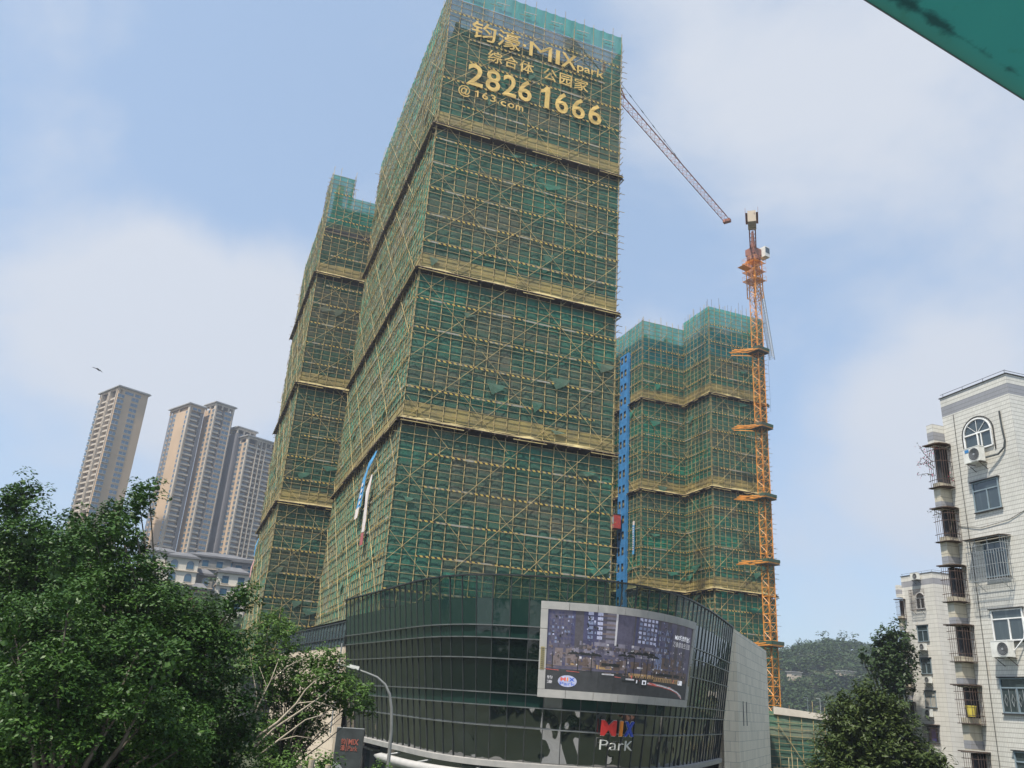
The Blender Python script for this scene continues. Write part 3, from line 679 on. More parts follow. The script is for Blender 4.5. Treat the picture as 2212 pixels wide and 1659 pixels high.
# ------------------------------------------------------------------ orange tower crane (counter jib towards the camera)
CB=np.array([46.35,144.27]); lean=0.0
C_=thing('tower_crane','orange lattice tower crane rising in front of the stepped netted tower','tower crane',(CB[0],CB[1],0),RT_AZ+R(12),'tower cranes')
mb=MB(); lattice(mb,(0,0,0),(0,0,91.5),1.5,1.5,(1,0,0),(0,1,0),1.45,.085,.042); mb.build('mast','orange',C_)
mb=MB(); z=1
while z<91: mb.tube([(.35,.2,z),(-.35,.2,z+2.6)],.03,3); mb.tube([(.5,.35,z),(-.2,.35,z+2.6)],.03,3); z+=2.9
mb.build('ladder','redbrown',C_)
mb=MB(); mb.tube([(-.55,-.55,0),(-.55,-.55,90)],.035,3); mb.tube([(-.95,-.95,0),(-.95,-.95,90)],.03,3); mb.build('power_cable','lead',C_)
for zc in (73.3,58.1,44.9,33.4,19.8):
    mb=MB()
    for s in (-1.35,1.35):
        mb.box(s-.12,-1.45,zc-.35,s+.12,1.45,zc); mb.box(-1.45,s-.12,zc-.34,1.45,s+.12,zc-.01)
    c1=mb.build('anchor_collar','orange',C_)
    mb=MB(); 
    for (a,b) in (((-1.5,-1.5),(1.5,-1.5)),((1.5,-1.5),(1.5,1.5)),((-1.5,1.5),(1.5,1.5)),((-1.5,-1.5),(-1.5,1.5))):
        x0,x1=min(a[0],b[0])-.02,max(a[0],b[0])+.02; y0,y1=min(a[1],b[1])-.02,max(a[1],b[1])+.02
        mb.box(x0,y0,zc-.15,x1,y1,zc+.4)
    mb.build('collar_netting','netTowerB',c1)
    mb=MB(); mb.box(-1.5,-1.5,zc-.5,1.5,1.5,zc-.42); mb.build('collar_deck','lead',c1)
    mb=MB()
    for (a,b) in (((-1.3,1.3,zc-.2),(-5.0,2.6,zc-.9)),((-1.3,1.3,zc+.3),(-5.0,2.6,zc-.9)),((-1.3,-1.2,zc-.2),(-4.2,3.0,zc-.7)),((1.3,1.3,zc-.2),(-2.5,4.4,zc-.2)),((-1.3,1.35,zc+.1),(-4.0,2.2,zc-.1)),((-1.3,-.3,zc+.1),(-4.6,2.2,zc-.5))): mb.tube([a,b],.10,4)
    mb.build('wall_strut','orange',c1)
# climbing frame and slewing unit
mb=MB(); lattice(mb,(0,0,84.5),(0,0,92.8),2.1,2.1,(1,0,0),(0,1,0),2.0,.10,.05); mb.build('climbing_frame','orange',C_)
for zc in (88.3,90.3,92.2):
    mb=MB()
    for q in range(-8,8): mb.box(q*.2,-1.6,zc,q*.2+.1,1.6,zc+.05)
    for s in (-1.6,1.6):
        mb.box(-1.6,s-.05,zc-.08,1.6,s+.05,zc-.001); mb.tube([(s,-1.6,zc+1),(s,1.6,zc+1)],.03,3); mb.tube([(-1.6,s,zc+1),(1.6,s,zc+1)],.03,3)
        for q in (-1.6,-.55,.55,1.6): mb.tube([(s,q,zc),(s,q,zc+1)],.03,3); mb.tube([(q,s,zc),(q,s,zc+1)],.03,3)
    if zc==90.3:
        mb.box(-3.9,-.8,zc,-1.6,.8,zc+.04)
        for q in (-3.9,-2.8): mb.tube([(q,-.8,zc),(q,-.8,zc+1)],.025,3)
        mb.tube([(-3.9,-.8,zc+1),(-1.6,-.8,zc+1)],.025,3)
    mb.build('work_platform','orange',C_)
mb=MB(); mb.tube([(0,0,92.8),(0,0,94.0)],[1.35,1.35],12); mb.box(-1.1,-1.1,94.0,1.1,1.1,95.4); mb.build('slewing_ring','redbrown',C_)
mb=MB(); mb.box(1.15,-2.0,93.7,2.5,-.3,95.9,0); mb.box(1.25,-2.03,94.5,2.4,-2.0,95.7,1); mb.box(2.5,-1.9,94.5,2.53,-.5,95.7,1); mb.build('operator_cab',['white','windark'],C_)
# jib pointing away from the camera, counter jib overhead towards it
cdir=np.array([-CB[0],-CB[1]]); 
_a=-(RT_AZ+R(12)); cj=np.array([math.cos(_a)*cdir[0]-math.sin(_a)*cdir[1],math.sin(_a)*cdir[0]+math.cos(_a)*cdir[1]]); cj/=np.linalg.norm(cj)
cs=np.array([-cj[1],cj[0]]); J=lambda d,s,z:(cj[0]*d+cs[0]*s,cj[1]*d+cs[1]*s,z)
mb=MB(); lattice3(mb,J(-1,0,95.6),J(-58,3.5,95.6),1.3,1.3,(cs[0],cs[1],0),(0,0,1),1.6,.07,.035); mb.build('jib','grey_metal',C_)
mb=MB()
for s in (-.55,.55): mb.tube([J(0,s,95.4),J(12.5,s,95.8)],.16,4); mb.tube([J(0,s,96.6),J(12.5,s,96.4)],.07,4)
for k in range(9): mb.tube([J(k*1.5,-.55,95.5),J(k*1.5+1.2,.55,95.7)],.05,3); mb.tube([J(k*1.5,.55,95.5),J(k*1.5,-.55,95.5)],.05,3); mb.tube([J(k*1.5,.55,95.5),J(k*1.5,.55,96.6)],.05,3)
cjo=mb.build('counter_jib','redbrown',C_)
mb=MB(); mb.poly([J(9.2,-1.15,95.75),J(9.2,1.15,95.75),J(13,1.15,95.9),J(13,-1.15,95.9)])
for s in (-1.15,1.15):
    mb.tube([J(9.2,s,96.9),J(13,s,97.0)],.035,3)
    for q in (9.2,10.4,11.7,13): mb.tube([J(q,s,95.8),J(q,s,97)],.03,3)
mb.build('counter_deck','redbrown',cjo)
mb=MB()
for q in (10.0,10.8,11.6,12.4): 
    c=[J(q,-.75,94.0),J(q+.65,-.75,94.0),J(q+.65,.75,94.0),J(q,.75,94.0),J(q,-.75,96.3),J(q+.65,-.75,96.3),J(q+.65,.75,96.3),J(q,.75,96.3)]
    mb.hexa(c)
mb.build('counterweight','cream',cjo)
mb=MB(); mb.tube([J(0,0,95.4),J(.3,0,99.5)],[.5,.22],4); mb.tube([J(.3,0,99.4),J(12,0,96.4)],.06,3); mb.tube([J(.3,0,99.4),J(-30,1.8,96.8)],.05,3); mb.build('tower_head','redbrown',C_)
mb=MB(); mb.tube([J(-40,2.3,95.2),J(-40,2.3,75)],.03,3); mb.build('hoist_rope','lead',C_)

# ------------------------------------------------------------------ second crane behind the main tower
ja=R(51.82); jd=np.array([math.cos(ja),math.sin(ja)]); js=np.array([-jd[1],jd[0]]); j0=np.array([15.86,118.95])
mp0=j0-jd*6.0
C2=thing('tower_crane','weathered orange crane jib reaching out from behind the tallest tower','tower crane',(mp0[0],mp0[1],0),ja,'tower cranes')
ZJ=109.4
mb=MB(); lattice(mb,(0,0,0),(0,0,ZJ-1.5),1.7,1.7,(1,0,0),(0,1,0),2.2,.10,.05); mb.build('mast','orange',C2)
mb=MB(); mb.tube([(0,0,ZJ-1.8),(0,0,ZJ-.6)],1.2,10); mb.build('slewing_ring','redbrown',C2)
mb=MB(); lattice3(mb,(1,0,ZJ-.5),(52,0,ZJ-.5),1.35,1.25,(0,1,0),(0,0,1),1.7,.075,.036); mb.box(51.7,-.8,ZJ-.9,52.6,.8,ZJ-.2); mb.tube([(5.6,0,ZJ-.4),(4.2,0,ZJ+3.0)],.14,4); mb.tube([(6.6,-.6,ZJ-.4),(4.2,0,ZJ+3.0)],.10,4)
j=mb.build('jib','jib',C2)
tie=(6+math.hypot(32.34-15.86,137.89-118.95),0,ZJ+.75)
_tw=np.array([mp0[0]+jd[0]*tie[0],mp0[1]+jd[1]*tie[0],tie[2]-EYE]); _nn=np.cross(_tw,ray(1345,185)); ap=(0.0,0.0,float(EYE-(_nn[0]*mp0[0]+_nn[1]*mp0[1])/_nn[2]))
print('apex',ap)
mb=MB(); mb.tube([ap,tie],.045,3)
for k in range(1,7):
    q=np.array(ap)+(np.array(tie)-np.array(ap))*k/7; d=(np.array(tie)-np.array(ap))/40; mb.tube([q,q+d],.085,4)
mb.build('pendant_tie','lead',j)
mb=MB(); mb.tube([(4,0,ZJ-.9),(30,0,ZJ-1.7),(50,0,ZJ-.8)],.018,3); mb.build('trolley_rope','grey_metal',j)
mb=MB(); mb.tube([(0,0,ZJ-1),ap],[.55,.15],4); mb.build('tower_head','jib',C2)
mb=MB(); lattice3(mb,(-1,0,ZJ-.5),(-11,0,ZJ-.5),1.3,.9,(0,1,0),(0,0,1),1.5,.08,.04); mb.build('counter_jib','jib',C2)
mb=MB(); mb.box(-11,-.7,ZJ-2.4,-8.6,.7,ZJ-.4); mb.build('counterweight','concrete',C2)

# ------------------------------------------------------------------ mall with the curved, outward leaning glass front
TOPZ=16.5; ROOFZ=14.9; LEAN=1.75
cp=np.array([(-15.27,86.9),(-11.6,79.2),(-8.3,72.0),(-5.2,65.8),(-2.0,62.2),(1.5,60.9),(5.4,60.55),(8.6,61.0),(11.6,63.0),(14.7,66.8),(18.0,73.2),(21.2,80.4),(24.4,88.0)])
def catmull(P,n=24):
    out=[]
    Q=np.vstack([2*P[0]-P[1],P,2*P[-1]-P[-2]])
    for i in range(1,len(Q)-2):
        for k in range(n):
            t=k/n; a,b,c,d=Q[i-1],Q[i],Q[i+1],Q[i+2]
            out.append(.5*((2*b)+(c-a)*t+(2*a-5*b+4*c-d)*t*t+(3*b-a-3*c+d)*t**3))
    out.append(P[-1]); return np.array(out)
cv=catmull(cp); seg=np.linalg.norm(np.diff(cv,axis=0),axis=1); S=np.concatenate([[0],np.cumsum(seg)]); SL=S[-1]
for _ in range(0): pass
tg=np.gradient(cv,axis=0); tg/=np.linalg.norm(tg,axis=1)[:,None]
def mall(s,z,d=0.0):
    x=np.interp(s,S,cv[:,0]); y=np.interp(s,S,cv[:,1]); tx=np.interp(s,S,tg[:,0]); ty=np.interp(s,S,tg[:,1]); L=math.hypot(tx,ty)
    n=np.array([ty/L,-tx/L]); off=-LEAN*(TOPZ-z)/12.5+d
    return (x+n[0]*off,y+n[1]*off,z)
MALL=thing('shopping_mall','dark curved glass shopping mall front leaning outwards below the netted towers','shopping mall',(0,0,0))
def strip(mb,s0,s1,z0,z1,d0,d1,mi=0,step=1.4):
    n=max(1,int(math.ceil((s1-s0)/step)))
    for i in range(n):
        a=s0+(s1-s0)*i/n; b=s0+(s1-s0)*(i+1)/n
        mb.hexa([mall(a,z0,d1),mall(b,z0,d1),mall(b,z0,d0),mall(a,z0,d0),mall(a,z1,d1),mall(b,z1,d1),mall(b,z1,d0),mall(a,z1,d0)],mi)
LV=[4.15,6.35,7.68,8.52,10.8,12.2,13.05,ROOFZ,TOPZ]
ns=round(SL/1.36); ms=[SL*i/ns for i in range(ns+1)]
rr=random.Random(9)
def panes(name,z0,z1,mat,label=None):
    mb=MB()
    for i in range(ns):
        j=[rr.uniform(-.006,.006) for _ in range(4)]
        mb.poly([mall(ms[i]+.02,z0,j[0]),mall(ms[i+1]-.02,z0,j[1]),mall(ms[i+1]-.02,z1,j[2]),mall(ms[i]+.02,z1,j[3])])
    return mb.build(name,mat,MALL)
for k in range(len(LV)-1):
    if k==7: panes('parapet_glass',LV[k],LV[k+1],'parapet')
    elif k in (2,5): panes('spandrel_glass',LV[k],LV[k+1],'spandrel')
    elif k==6: panes('spandrel_glass',LV[k],LV[k+1],'spandrel')
    else: panes('curtain_glass',LV[k],LV[k+1],'glass' if k>1 else 'glasswavy')
for s in ms:
    mb=MB(); n=1
    a=[mall(s-.03,4.15,.06),mall(s+.03,4.15,.06),mall(s+.03,4.15,-.06),mall(s-.03,4.15,-.06),mall(s-.03,TOPZ,.06),mall(s+.03,TOPZ,.06),mall(s+.03,TOPZ,-.06),mall(s-.03,TOPZ,-.06)]
    mb.hexa(a); mb.build('mullion','mullion',MALL)
for z in LV[1:7]:
    mb=MB(); strip(mb,0,SL,z-.035,z+.035,-.03,.17); mb.build('transom','transom',MALL)
mb=MB(); strip(mb,-.0,SL,TOPZ,TOPZ+.09,-.10,.16); mb.build('coping','mullion',MALL)
mb=MB(); strip(mb,0,SL,ROOFZ-.10,ROOFZ+.02,-.5,-.04); mb.build('roof_edge','lead',MALL)
# vertical wash of drain marks is in the glass dirt; closed body behind the glass
body=[mall(s,TOPZ,-.55)[:2] for s in np.linspace(0,SL,40)]
back=[(36.8,116.5),(34,150),(-36,170),(-24.2,109)]
ring=body+back
mb=MB(); mb.poly([(x,y,ROOFZ-.12) for x,y in ring]); 
bodyl=[mall(s,4.0,-.6)[:2] for s in np.linspace(0,SL,40)]
for i in range(39): mb.poly([(*bodyl[i],4.0),(*bodyl[i+1],4.0),(*body[i+1],ROOFZ-.12),(*body[i],ROOFZ-.12)])
mb.build('inner_wall','dark',MALL)
# ground floor and canopy
mb=MB(); 
gl=[mall(s,4.0,-2.2)[:2] for s in np.linspace(0,SL,40)]
for i in range(39): mb.poly([(*gl[i],0),(*gl[i+1],0),(*gl[i+1],4.0),(*gl[i],4.0)])
mb.build('shop_front','windark',MALL)
mb=MB(); strip(mb,0,SL,3.75,4.12,-2.4,.35); strip(mb,0,SL,4.12,4.15,-.4,.15); mb.build('soffit','frame',MALL)
mb=MB(); pts=[mall(s,3.25,1.9) for s in np.linspace(15,SL-8,34)]; mb.tube(pts,[.10]+[.32]*32+[.10],10); mb.build('canopy','frame',MALL,smooth=True)
mb=MB()
for s in np.linspace(16,SL-9,8):
    mb=MB(); mb.tube([mall(s,3.6,0),mall(s,3.3,1.8)],.08,5); mb.build('canopy_arm','grey_metal',MALL)
# stone clad wings
e=mall(SL,TOPZ,0); eb=mall(SL,0,0)
sd=np.array([math.cos(R(66.4)),math.sin(R(66.4))]); sn=np.array([sd[1],-sd[0]])
mb=MB()
A=np.array(e[:2]); Ab=np.array(eb[:2]); Cc=A+sd*1.9+sn*0.0; Bf=A+sd*30.0
# splayed reveal next to the glass, then the long wall
def P3(p,z): return (float(p[0]),float(p[1]),z)
Ab2=Ab+sn*.10; Cb=Cc.copy()
mb.poly([P3(Ab2,0),P3(Cb,0),P3(Cc,TOPZ),P3(A+sn*.05,TOPZ+.02)],1)
mb.poly([P3(Cb,0),P3(Bf,0),P3(Bf,TOPZ),P3(Cc,TOPZ)],0)
inn=-sn*1.2
mb.poly([P3(A+sn*.05,TOPZ+.02),P3(Cc,TOPZ),P3(Cc+inn,TOPZ),P3(A+inn,TOPZ)],1)
mb.poly([P3(Cc,TOPZ),P3(Bf,TOPZ),P3(Bf+inn,TOPZ),P3(Cc+inn,TOPZ)],0)
mb.poly([P3(Bf,0),P3(Bf+inn*12,0),P3(Bf+inn*12,TOPZ),P3(Bf,TOPZ)],0)
mb.poly([P3(Bf+inn,TOPZ),P3(Bf+inn,0),P3(A+inn,0),P3(A+inn,TOPZ)],0)
mb.build('stone_wall',['stone','stone'],MALL)
for k in range(2):
    q=Cc+sd*(3.6+k*2.6); mb=MB(); q2=q+sd*.42
    o3=sn*.03
    mb.hexa([P3(q+o3,7.2-k*.0),P3(q2+o3,7.2),P3(q2-sn*.3,7.2),P3(q-sn*.3,7.2),P3(q+o3,9.6),P3(q2+o3,9.6),P3(q2-sn*.3,9.6),P3(q-sn*.3,9.6)]); mb.build('slot_window','dark',MALL)
# left wing: glass strip over warm stone
l0=np.array([-15.1,88.4]); l1=np.array([-30.0,122.6]); ld=(l1-l0)/np.linalg.norm(l1-l0); ln=np.array([-ld[1],ld[0]]); LLn=np.linalg.norm(l1-l0)
mb=MB(); mb.obox(l0,ld,ln,-.2,LLn,-.6,0,0,12.1); mb.build('stone_wall','stonewarm',MALL,label='warm sunlit stone wall of the left wing')
mb=MB()
for k in range(26): a=LLn*k/26; b=LLn*(k+1)/26; mb.poly([(*(l0+ld*a+ln*.02),12.12),(*(l0+ld*b+ln*.02),12.12),(*(l0+ld*b+ln*.05),14.5),(*(l0+ld*a+ln*.05),14.5)][::-1])
mb.build('wing_glass',glass_mat('pale reflecting wing glass',(.06,.09,.10),1,wob=.2,spec=.8,dirt=(.25,.30,.32)),MALL)
mb=MB()
for k in range(27): a=LLn*k/26; mb.obox(l0,ld,ln,a-.04,a+.04,0,.14,12.1,14.5)
mb.obox(l0,ld,ln,0,LLn,0,.15,12.95,13.03); mb.obox(l0,ld,ln,0,LLn,-.1,.16,14.5,14.62); mb.build('wing_frame','mullion',MALL)
# rain pipe at the left end of the glass
mb=MB(); mb.tube([(*(l0+ln*.3),4),(*(l0+ln*.3),12.4)],.08,6); mb.build('rain_pipe','grey_metal',MALL)

# ---- billboard screen following the curve
def s_of(px,py,z=9):
    v=ray(px,py); best=None
    for s in np.linspace(0,SL,1600):
        p=mall(s,z,.6); c=p[0]*v[1]-p[1]*v[0]
        if best is None or abs(c)<best[0]: best=(abs(c),s)
    return best[1]
sA=s_of(1165,1400,10); sB=s_of(1486,1440,10)
def z_of(px,py,s,d=.6):
    v=ray(px,py)
    z=10.
    for _ in range(8): p=mall(s,z,d); z=EYE+v[2]/math.hypot(v[0],v[1])*math.hypot(p[0],p[1])
    return z
zt_=z_of(1169.5,1295,sA); zb_=z_of(1160,1500,sA); ztR=z_of(1495.5,1348,sB); zbR=z_of(1486,1533,sB)
print('screen',sA,sB,zt_,zb_,ztR,zbR)
Z0=(zb_+zbR)/2; Z1=(zt_+ztR)/2
SCR=thing('led_billboard','curved billboard screen with pale grey surround on the mall front showing a dusk street picture','billboard',(0,0,0))
SD=.62; fw=.52; S0,S1=sA+fw,sB-fw; SW=S1-S0; SH=(Z1-fw)-(Z0+fw)
mb=MB(); strip(mb,sA+.05,sB-.05,Z0+.05,Z1-.05,.12,SD-.12,0,1.0); mb.build('cabinet','lead',SCR)
def frame_piece(s0,s1,z0,z1): mb=MB(); strip(mb,s0,s1,z0,z1,.1,SD+.06,0,.8); mb.build('surround_panel','frame',SCR)
nh=8; 
for k in range(nh):
    a=sA+(sB-sA)*k/nh+.015; b=sA+(sB-sA)*(k+1)/nh-.015
    frame_piece(a,b,Z1-fw,Z1); frame_piece(a,b,Z0,Z0+fw)
for k in range(4):
    a=Z0+fw+(Z1-Z0-2*fw)*k/4+.015; b=Z0+fw+(Z1-Z0-2*fw)*(k+1)/4-.015
    frame_piece(sA+.015,sA+fw,a,b); frame_piece(sB-fw,sB-.015,a,b)
for (s_,zc) in ((sA+fw*.5,Z0+(Z1-Z0)*.40),(sB-fw*.5,Z0+(Z1-Z0)*.36)):
    for k in range(9): 
        pass
    mb=MB(); strip(mb,s_-.14,s_+.14,zc-.75,zc+.75,SD+.06,SD+.075)
    vt=mb.build('vent_panel','ledge',SCR)
    mb=MB()
    for k in range(11): z=zc-.68+k*.13; strip(mb,s_-.11,s_+.11,z,z+.05,SD+.075,SD+.085)
    mb.build('vent_slat','lead',vt)
def scrm(name,c,e=.38):
    m,t,b=mk(name); g=G(t); o=g.obj(); f=g.noise(o,2.6,4,.7)
    col=g.mix(g.mr(f,.3,.7,0,.7),c,tuple(x*.45 for x in c)); g.l(col,b.inputs['Base Color']); g.l(col,b.inputs['Emission Color']); b.inputs['Emission Strength'].default_value=e; b.inputs['Roughness'].default_value=.6; return m
pal=[('dusk sky pixels',(.075,.070,.105)),('road pixels',(.032,.034,.036)),('tower pixels',(.05,.05,.10)),('window pixels',(.15,.18,.28)),('podium pixels',(.16,.15,.19)),('warm shop pixels',(.32,.21,.10)),('tree pixels',(.014,.016,.016)),('white pixels',(.85,.85,.9)),('red light pixels',(.50,.10,.08)),('wall pixels',(.15,.12,.12)),('brown pixels',(.09,.065,.055)),('slate pixels',(.06,.055,.065)),('lilac pixels',(.36,.38,.52)),('text grey pixels',(.45,.44,.46)),('blue pixels',(.05,.12,.5)),('orange pixels',(.7,.22,.05))]
PM=[scrm(*p) for p in pal]
pic=MB(); LAY=[0]
def q2(u,v,l): return mall(S0+u*SW,Z0+fw+v*SH,SD-.02+l)
def rect(u0,v0,u1,v1,c,l=1,dv=0.0):
    n=max(1,int((u1-u0)*SW/1.2))
    LAY[0]+=1; h=.0012*l+LAY[0]*.00002
    for i in range(n):
        a=u0+(u1-u0)*i/n; b=u0+(u1-u0)*(i+1)/n; da=dv*i/n; db=dv*(i+1)/n
        pic.poly([q2(a,v0+da,h),q2(b,v0+db,h),q2(b,v1+db,h),q2(a,v1+da,h)],c)
def path(pts,w_,c,l=3):
    for (a,b),(c_,d) in zip(pts[:-1],pts[1:]):
        LAY[0]+=1; h=.0012*l+LAY[0]*.00002
        pic.poly([q2(a,b-w_,h),q2(c_,d-w_,h),q2(c_,d+w_,h),q2(a,b+w_,h)],c)
rect(0,0,1,1,0,0); rect(.60,.42,1,1,11,1); rect(0,0,1,.26,1,1); 
rect(.0,.56,.13,1,2,2); rect(.13,.52,.17,1,11,2); rect(.17,.55,.245,1,2,2); rect(.245,.62,.33,1,4,2); rect(.33,.55,.44,1,11,2); rect(.44,.62,.60,1,2,2); rect(.60,.50,.74,.93,2,2); rect(.74,.45,.84,.86,11,2)
rr=random.Random(2)
for i in range(8):
    for j in range(9): 
        if rr.random()<.62: rect(.006+i*.015,.58+j*.046,.016+i*.015,.61+j*.046,3 if rr.random()<.35 else 2,3)
for j in range(6):
    for i in range(2): rect(.19+i*.045,.66+j*.06,.215+i*.045,.70+j*.06,12 if j>3 or i else 3,3)
    rect(.25,.665+j*.058,.325,.69+j*.058,9 if j%2 else 11,3); rect(.325,.60,.335,1,13,3)
    for i in range(5): rect(.462+i*.028,.665+j*.058,.480+i*.028,.70+j*.058,12 if rr.random()<.6 else 3,3)
for i in range(9):
    for j in range(5): rect(.605+i*.014,.52+j*.075,.613+i*.014,.565+j*.075,3 if rr.random()<.4 else 2,3)
rect(.155,.575,.62,.625,4,4); rect(.17,.53,.60,.575,11,4); rect(.12,.47,.60,.53,4,4)
for i in range(5): rect(.19+i*.085,.535,.215+i*.085,.572,9,5)
rect(.04,.42,.13,.52,9,4); rect(.03,.30,.40,.42,9,4,); rect(.10,.32,.36,.40,10,5); rect(.36,.33,.62,.42,10,4); rect(.60,.36,.66,.56,3,5)
for i in range(4): rect(.605+i*.015,.37,.609+i*.015,.55,2,6)
rect(.66,.38,.88,.52,10,5); rect(.69,.40,.80,.47,11,6); rect(.82,.44,.845,.50,3,6); rect(.40,.22,.62,.33,10,4); rect(.60,.22,.97,.36,10,4)
rect(.24,.29,.32,.34,5,6); rect(.33,.285,.365,.335,10,6); rect(.42,.225,.60,.275,5,6); rect(.60,.20,.86,.255,5,6); rect(.86,.19,.92,.25,7,6); rect(.60,.275,.95,.315,6,6); rect(.38,.34,.60,.36,13,6)
for i in range(26): rect(.42+i*.018,.20+rr.uniform(0,.01),.428+i*.018,.245,rr.choice([10,8,10,6]),7)
for i in range(420):
    u=rr.uniform(.01,.93); v=rr.uniform(.24,.62) if u>.35 else rr.uniform(.31,.60); w_=rr.uniform(.003,.014); h_=rr.uniform(.006,.03)
    rect(u,v,u+w_,v+h_,rr.choice([4,4,9,10,11,11,6,2,13,10,5 if v<.33 else 9]),5+i%3)
for i in range(160):
    u=rr.choice([rr.uniform(.01,.12),rr.uniform(.18,.24),rr.uniform(.45,.59),rr.uniform(.61,.73)]); v=rr.uniform(.63,.97); rect(u,v,u+rr.uniform(.003,.009),v+rr.uniform(.008,.03),rr.choice([2,2,3,11,12,6]),4+i%3)
path([(.0,.285),(.18,.262),(.4,.238),(.52,.225)],.004,9,5); path([(0,.25),(.15,.236),(.35,.21),(.5,.19)],.003,8,5)
path([(.0,.30),(.2,.28),(.36,.262)],.012,10,4)
for k,(a,w_) in enumerate(((0,7),(.012,13),(-.012,8))): path([(.56,.165+a),(.68,.15+a),(.78,.125+a),(.86,.09+a),(.92,.04+a),(.935,.005)],.0028,w_ if k!=1 else 13,7)
path([(.62,.16),(.78,.145)],.003,8,7); path([(.57,.175),(.63,.155)],.008,8,8); path([(.88,.05),(.93,.015)],.002,13,7)
for (u,v,h) in ((.15,.24,.22),(.215,.235,.22),(.40,.22,.26),(.45,.22,.30),(.50,.22,.30),(.545,.22,.31),(.585,.22,.28),(.03,.27,.20)):
    rect(u-.002,v,u+.002,v+h,6,8)
    if u>.1:
        for k in range(9): t=PI*k/8; path([(u,v+h),(u+.035*math.cos(t),v+h+.028*math.sin(t)),(u+.05*math.cos(t),v+h-.005+.02*math.sin(t))],.006,6,8)
rect(.265,.335,.32,.37,6,7); rect(.32,.33,.36,.37,6,7)
# cars and two walkers in the picture
rect(.385,.155,.485,.185,6,8); rect(.405,.185,.46,.205,13,8); rect(.27,.225,.335,.24,13,8); rect(.285,.24,.32,.252,9,8)
rect(.478,.13,.495,.20,6,9); rect(.475,.155,.482,.195,7,9); rect(.515,.10,.555,.15,6,9); rect(.517,.145,.548,.20,7,9); rect(.525,.15,.54,.185,6,10); rect(.527,.20,.54,.218,6,10)
LAY[0]+=2
def q3(u,v,d): return q2(u,v,.020+d)
pts=[(.105+.045*math.cos(t),.115+.072*math.sin(t)) for t in np.linspace(0,2*PI,25)[:-1]]
pic.poly([q2(a,b,.014) for a,b in pts],12)
def ptxt(t,u0,u1,v0,v1,mi,wt=.01): put_text(pic,t,u0,u1,v0,v1,q3,wt,0,mi)
ptxt('M',.072,.098,.115,.160,8,.05); ptxt('I',.103,.109,.115,.160,15,.04); ptxt('X',.113,.140,.115,.160,14,.05); ptxt('Park',.070,.142,.062,.104,14,.0)
ptxt('钧',.008,.034,.13,.172,13); ptxt('濠',.008,.034,.075,.118,13)
ptxt('MIX城市综合体',.765,.972,.785,.862,7,.02); ptxt('万象都会生活圈',.75,.972,.69,.765,13,.012)
pic.build('screen_picture',PM,SCR)

# ---- MIX Park letters fixed to the glass
SG=thing('shop_sign','big red, orange and blue letters over thin white letters on the lower mall glass','shop sign',(0,0,0))
c3=lambda x,y:((2000+x/2.011)*.5486,(2200+y/2.011)*.5486)
sM0=s_of(*c3(752,1340),7); sM1=s_of(*c3(1025,1360),7); sm=(sM0+sM1)/2
zM1=z_of(*c3(760,1278),sM0,.3); zM0=z_of(*c3(752,1400),sM0,.3); zP1=z_of(*c3(748,1434),sM0,.3); zP0=z_of(*c3(744,1512),sM0,.3)
tilt=(z_of(*c3(1020,1300),sM1,.3)-zM1)/(sM1-sM0)
print('sign',sM0,sM1,zM0,zM1,zP0,zP1,tilt)
fs=lambda x,y,d: mall(x,y,.30+d)
L=sM1-sM0
for nm,t,a,b,mt in (('red_letter','M',0,.43,'redl'),('orange_letter','I',.545,.625,'orl'),('blue_letter','X',.70,1.0,'bll')):
    M[mt]=simple(nm.replace('_',' ')+' face',{'redl':(.55,.035,.03),'orl':(.75,.24,.03),'bll':(.03,.07,.42)}[mt],None,2,.35)
    mb=MB(); put_text(mb,t,sM0+L*a,sM0+L*b,zM0,zM1,fs,.035,.06); mb.build(nm,mt,SG)
    mb=MB(); put_text(mb,t,sM0+L*a+.05,sM0+L*b+.05,zM0-.03,zM1+.03,lambda x,y,d: mall(x,y,.19+d),.035,.03); mb.build('letter_rim','white',SG)
mb=MB()
for t,a,b,y1 in (('P',0,.23,1),('a',.29,.50,.72),('r',.555,.70,.72),('K',.76,1.0,1)): 
    put_text(mb,t,sM0+L*a,sM0+L*b,zP0,zP0+(zP1-zP0)*y1,fs,-.022,.05)
mb.build('white_letters','white',SG)

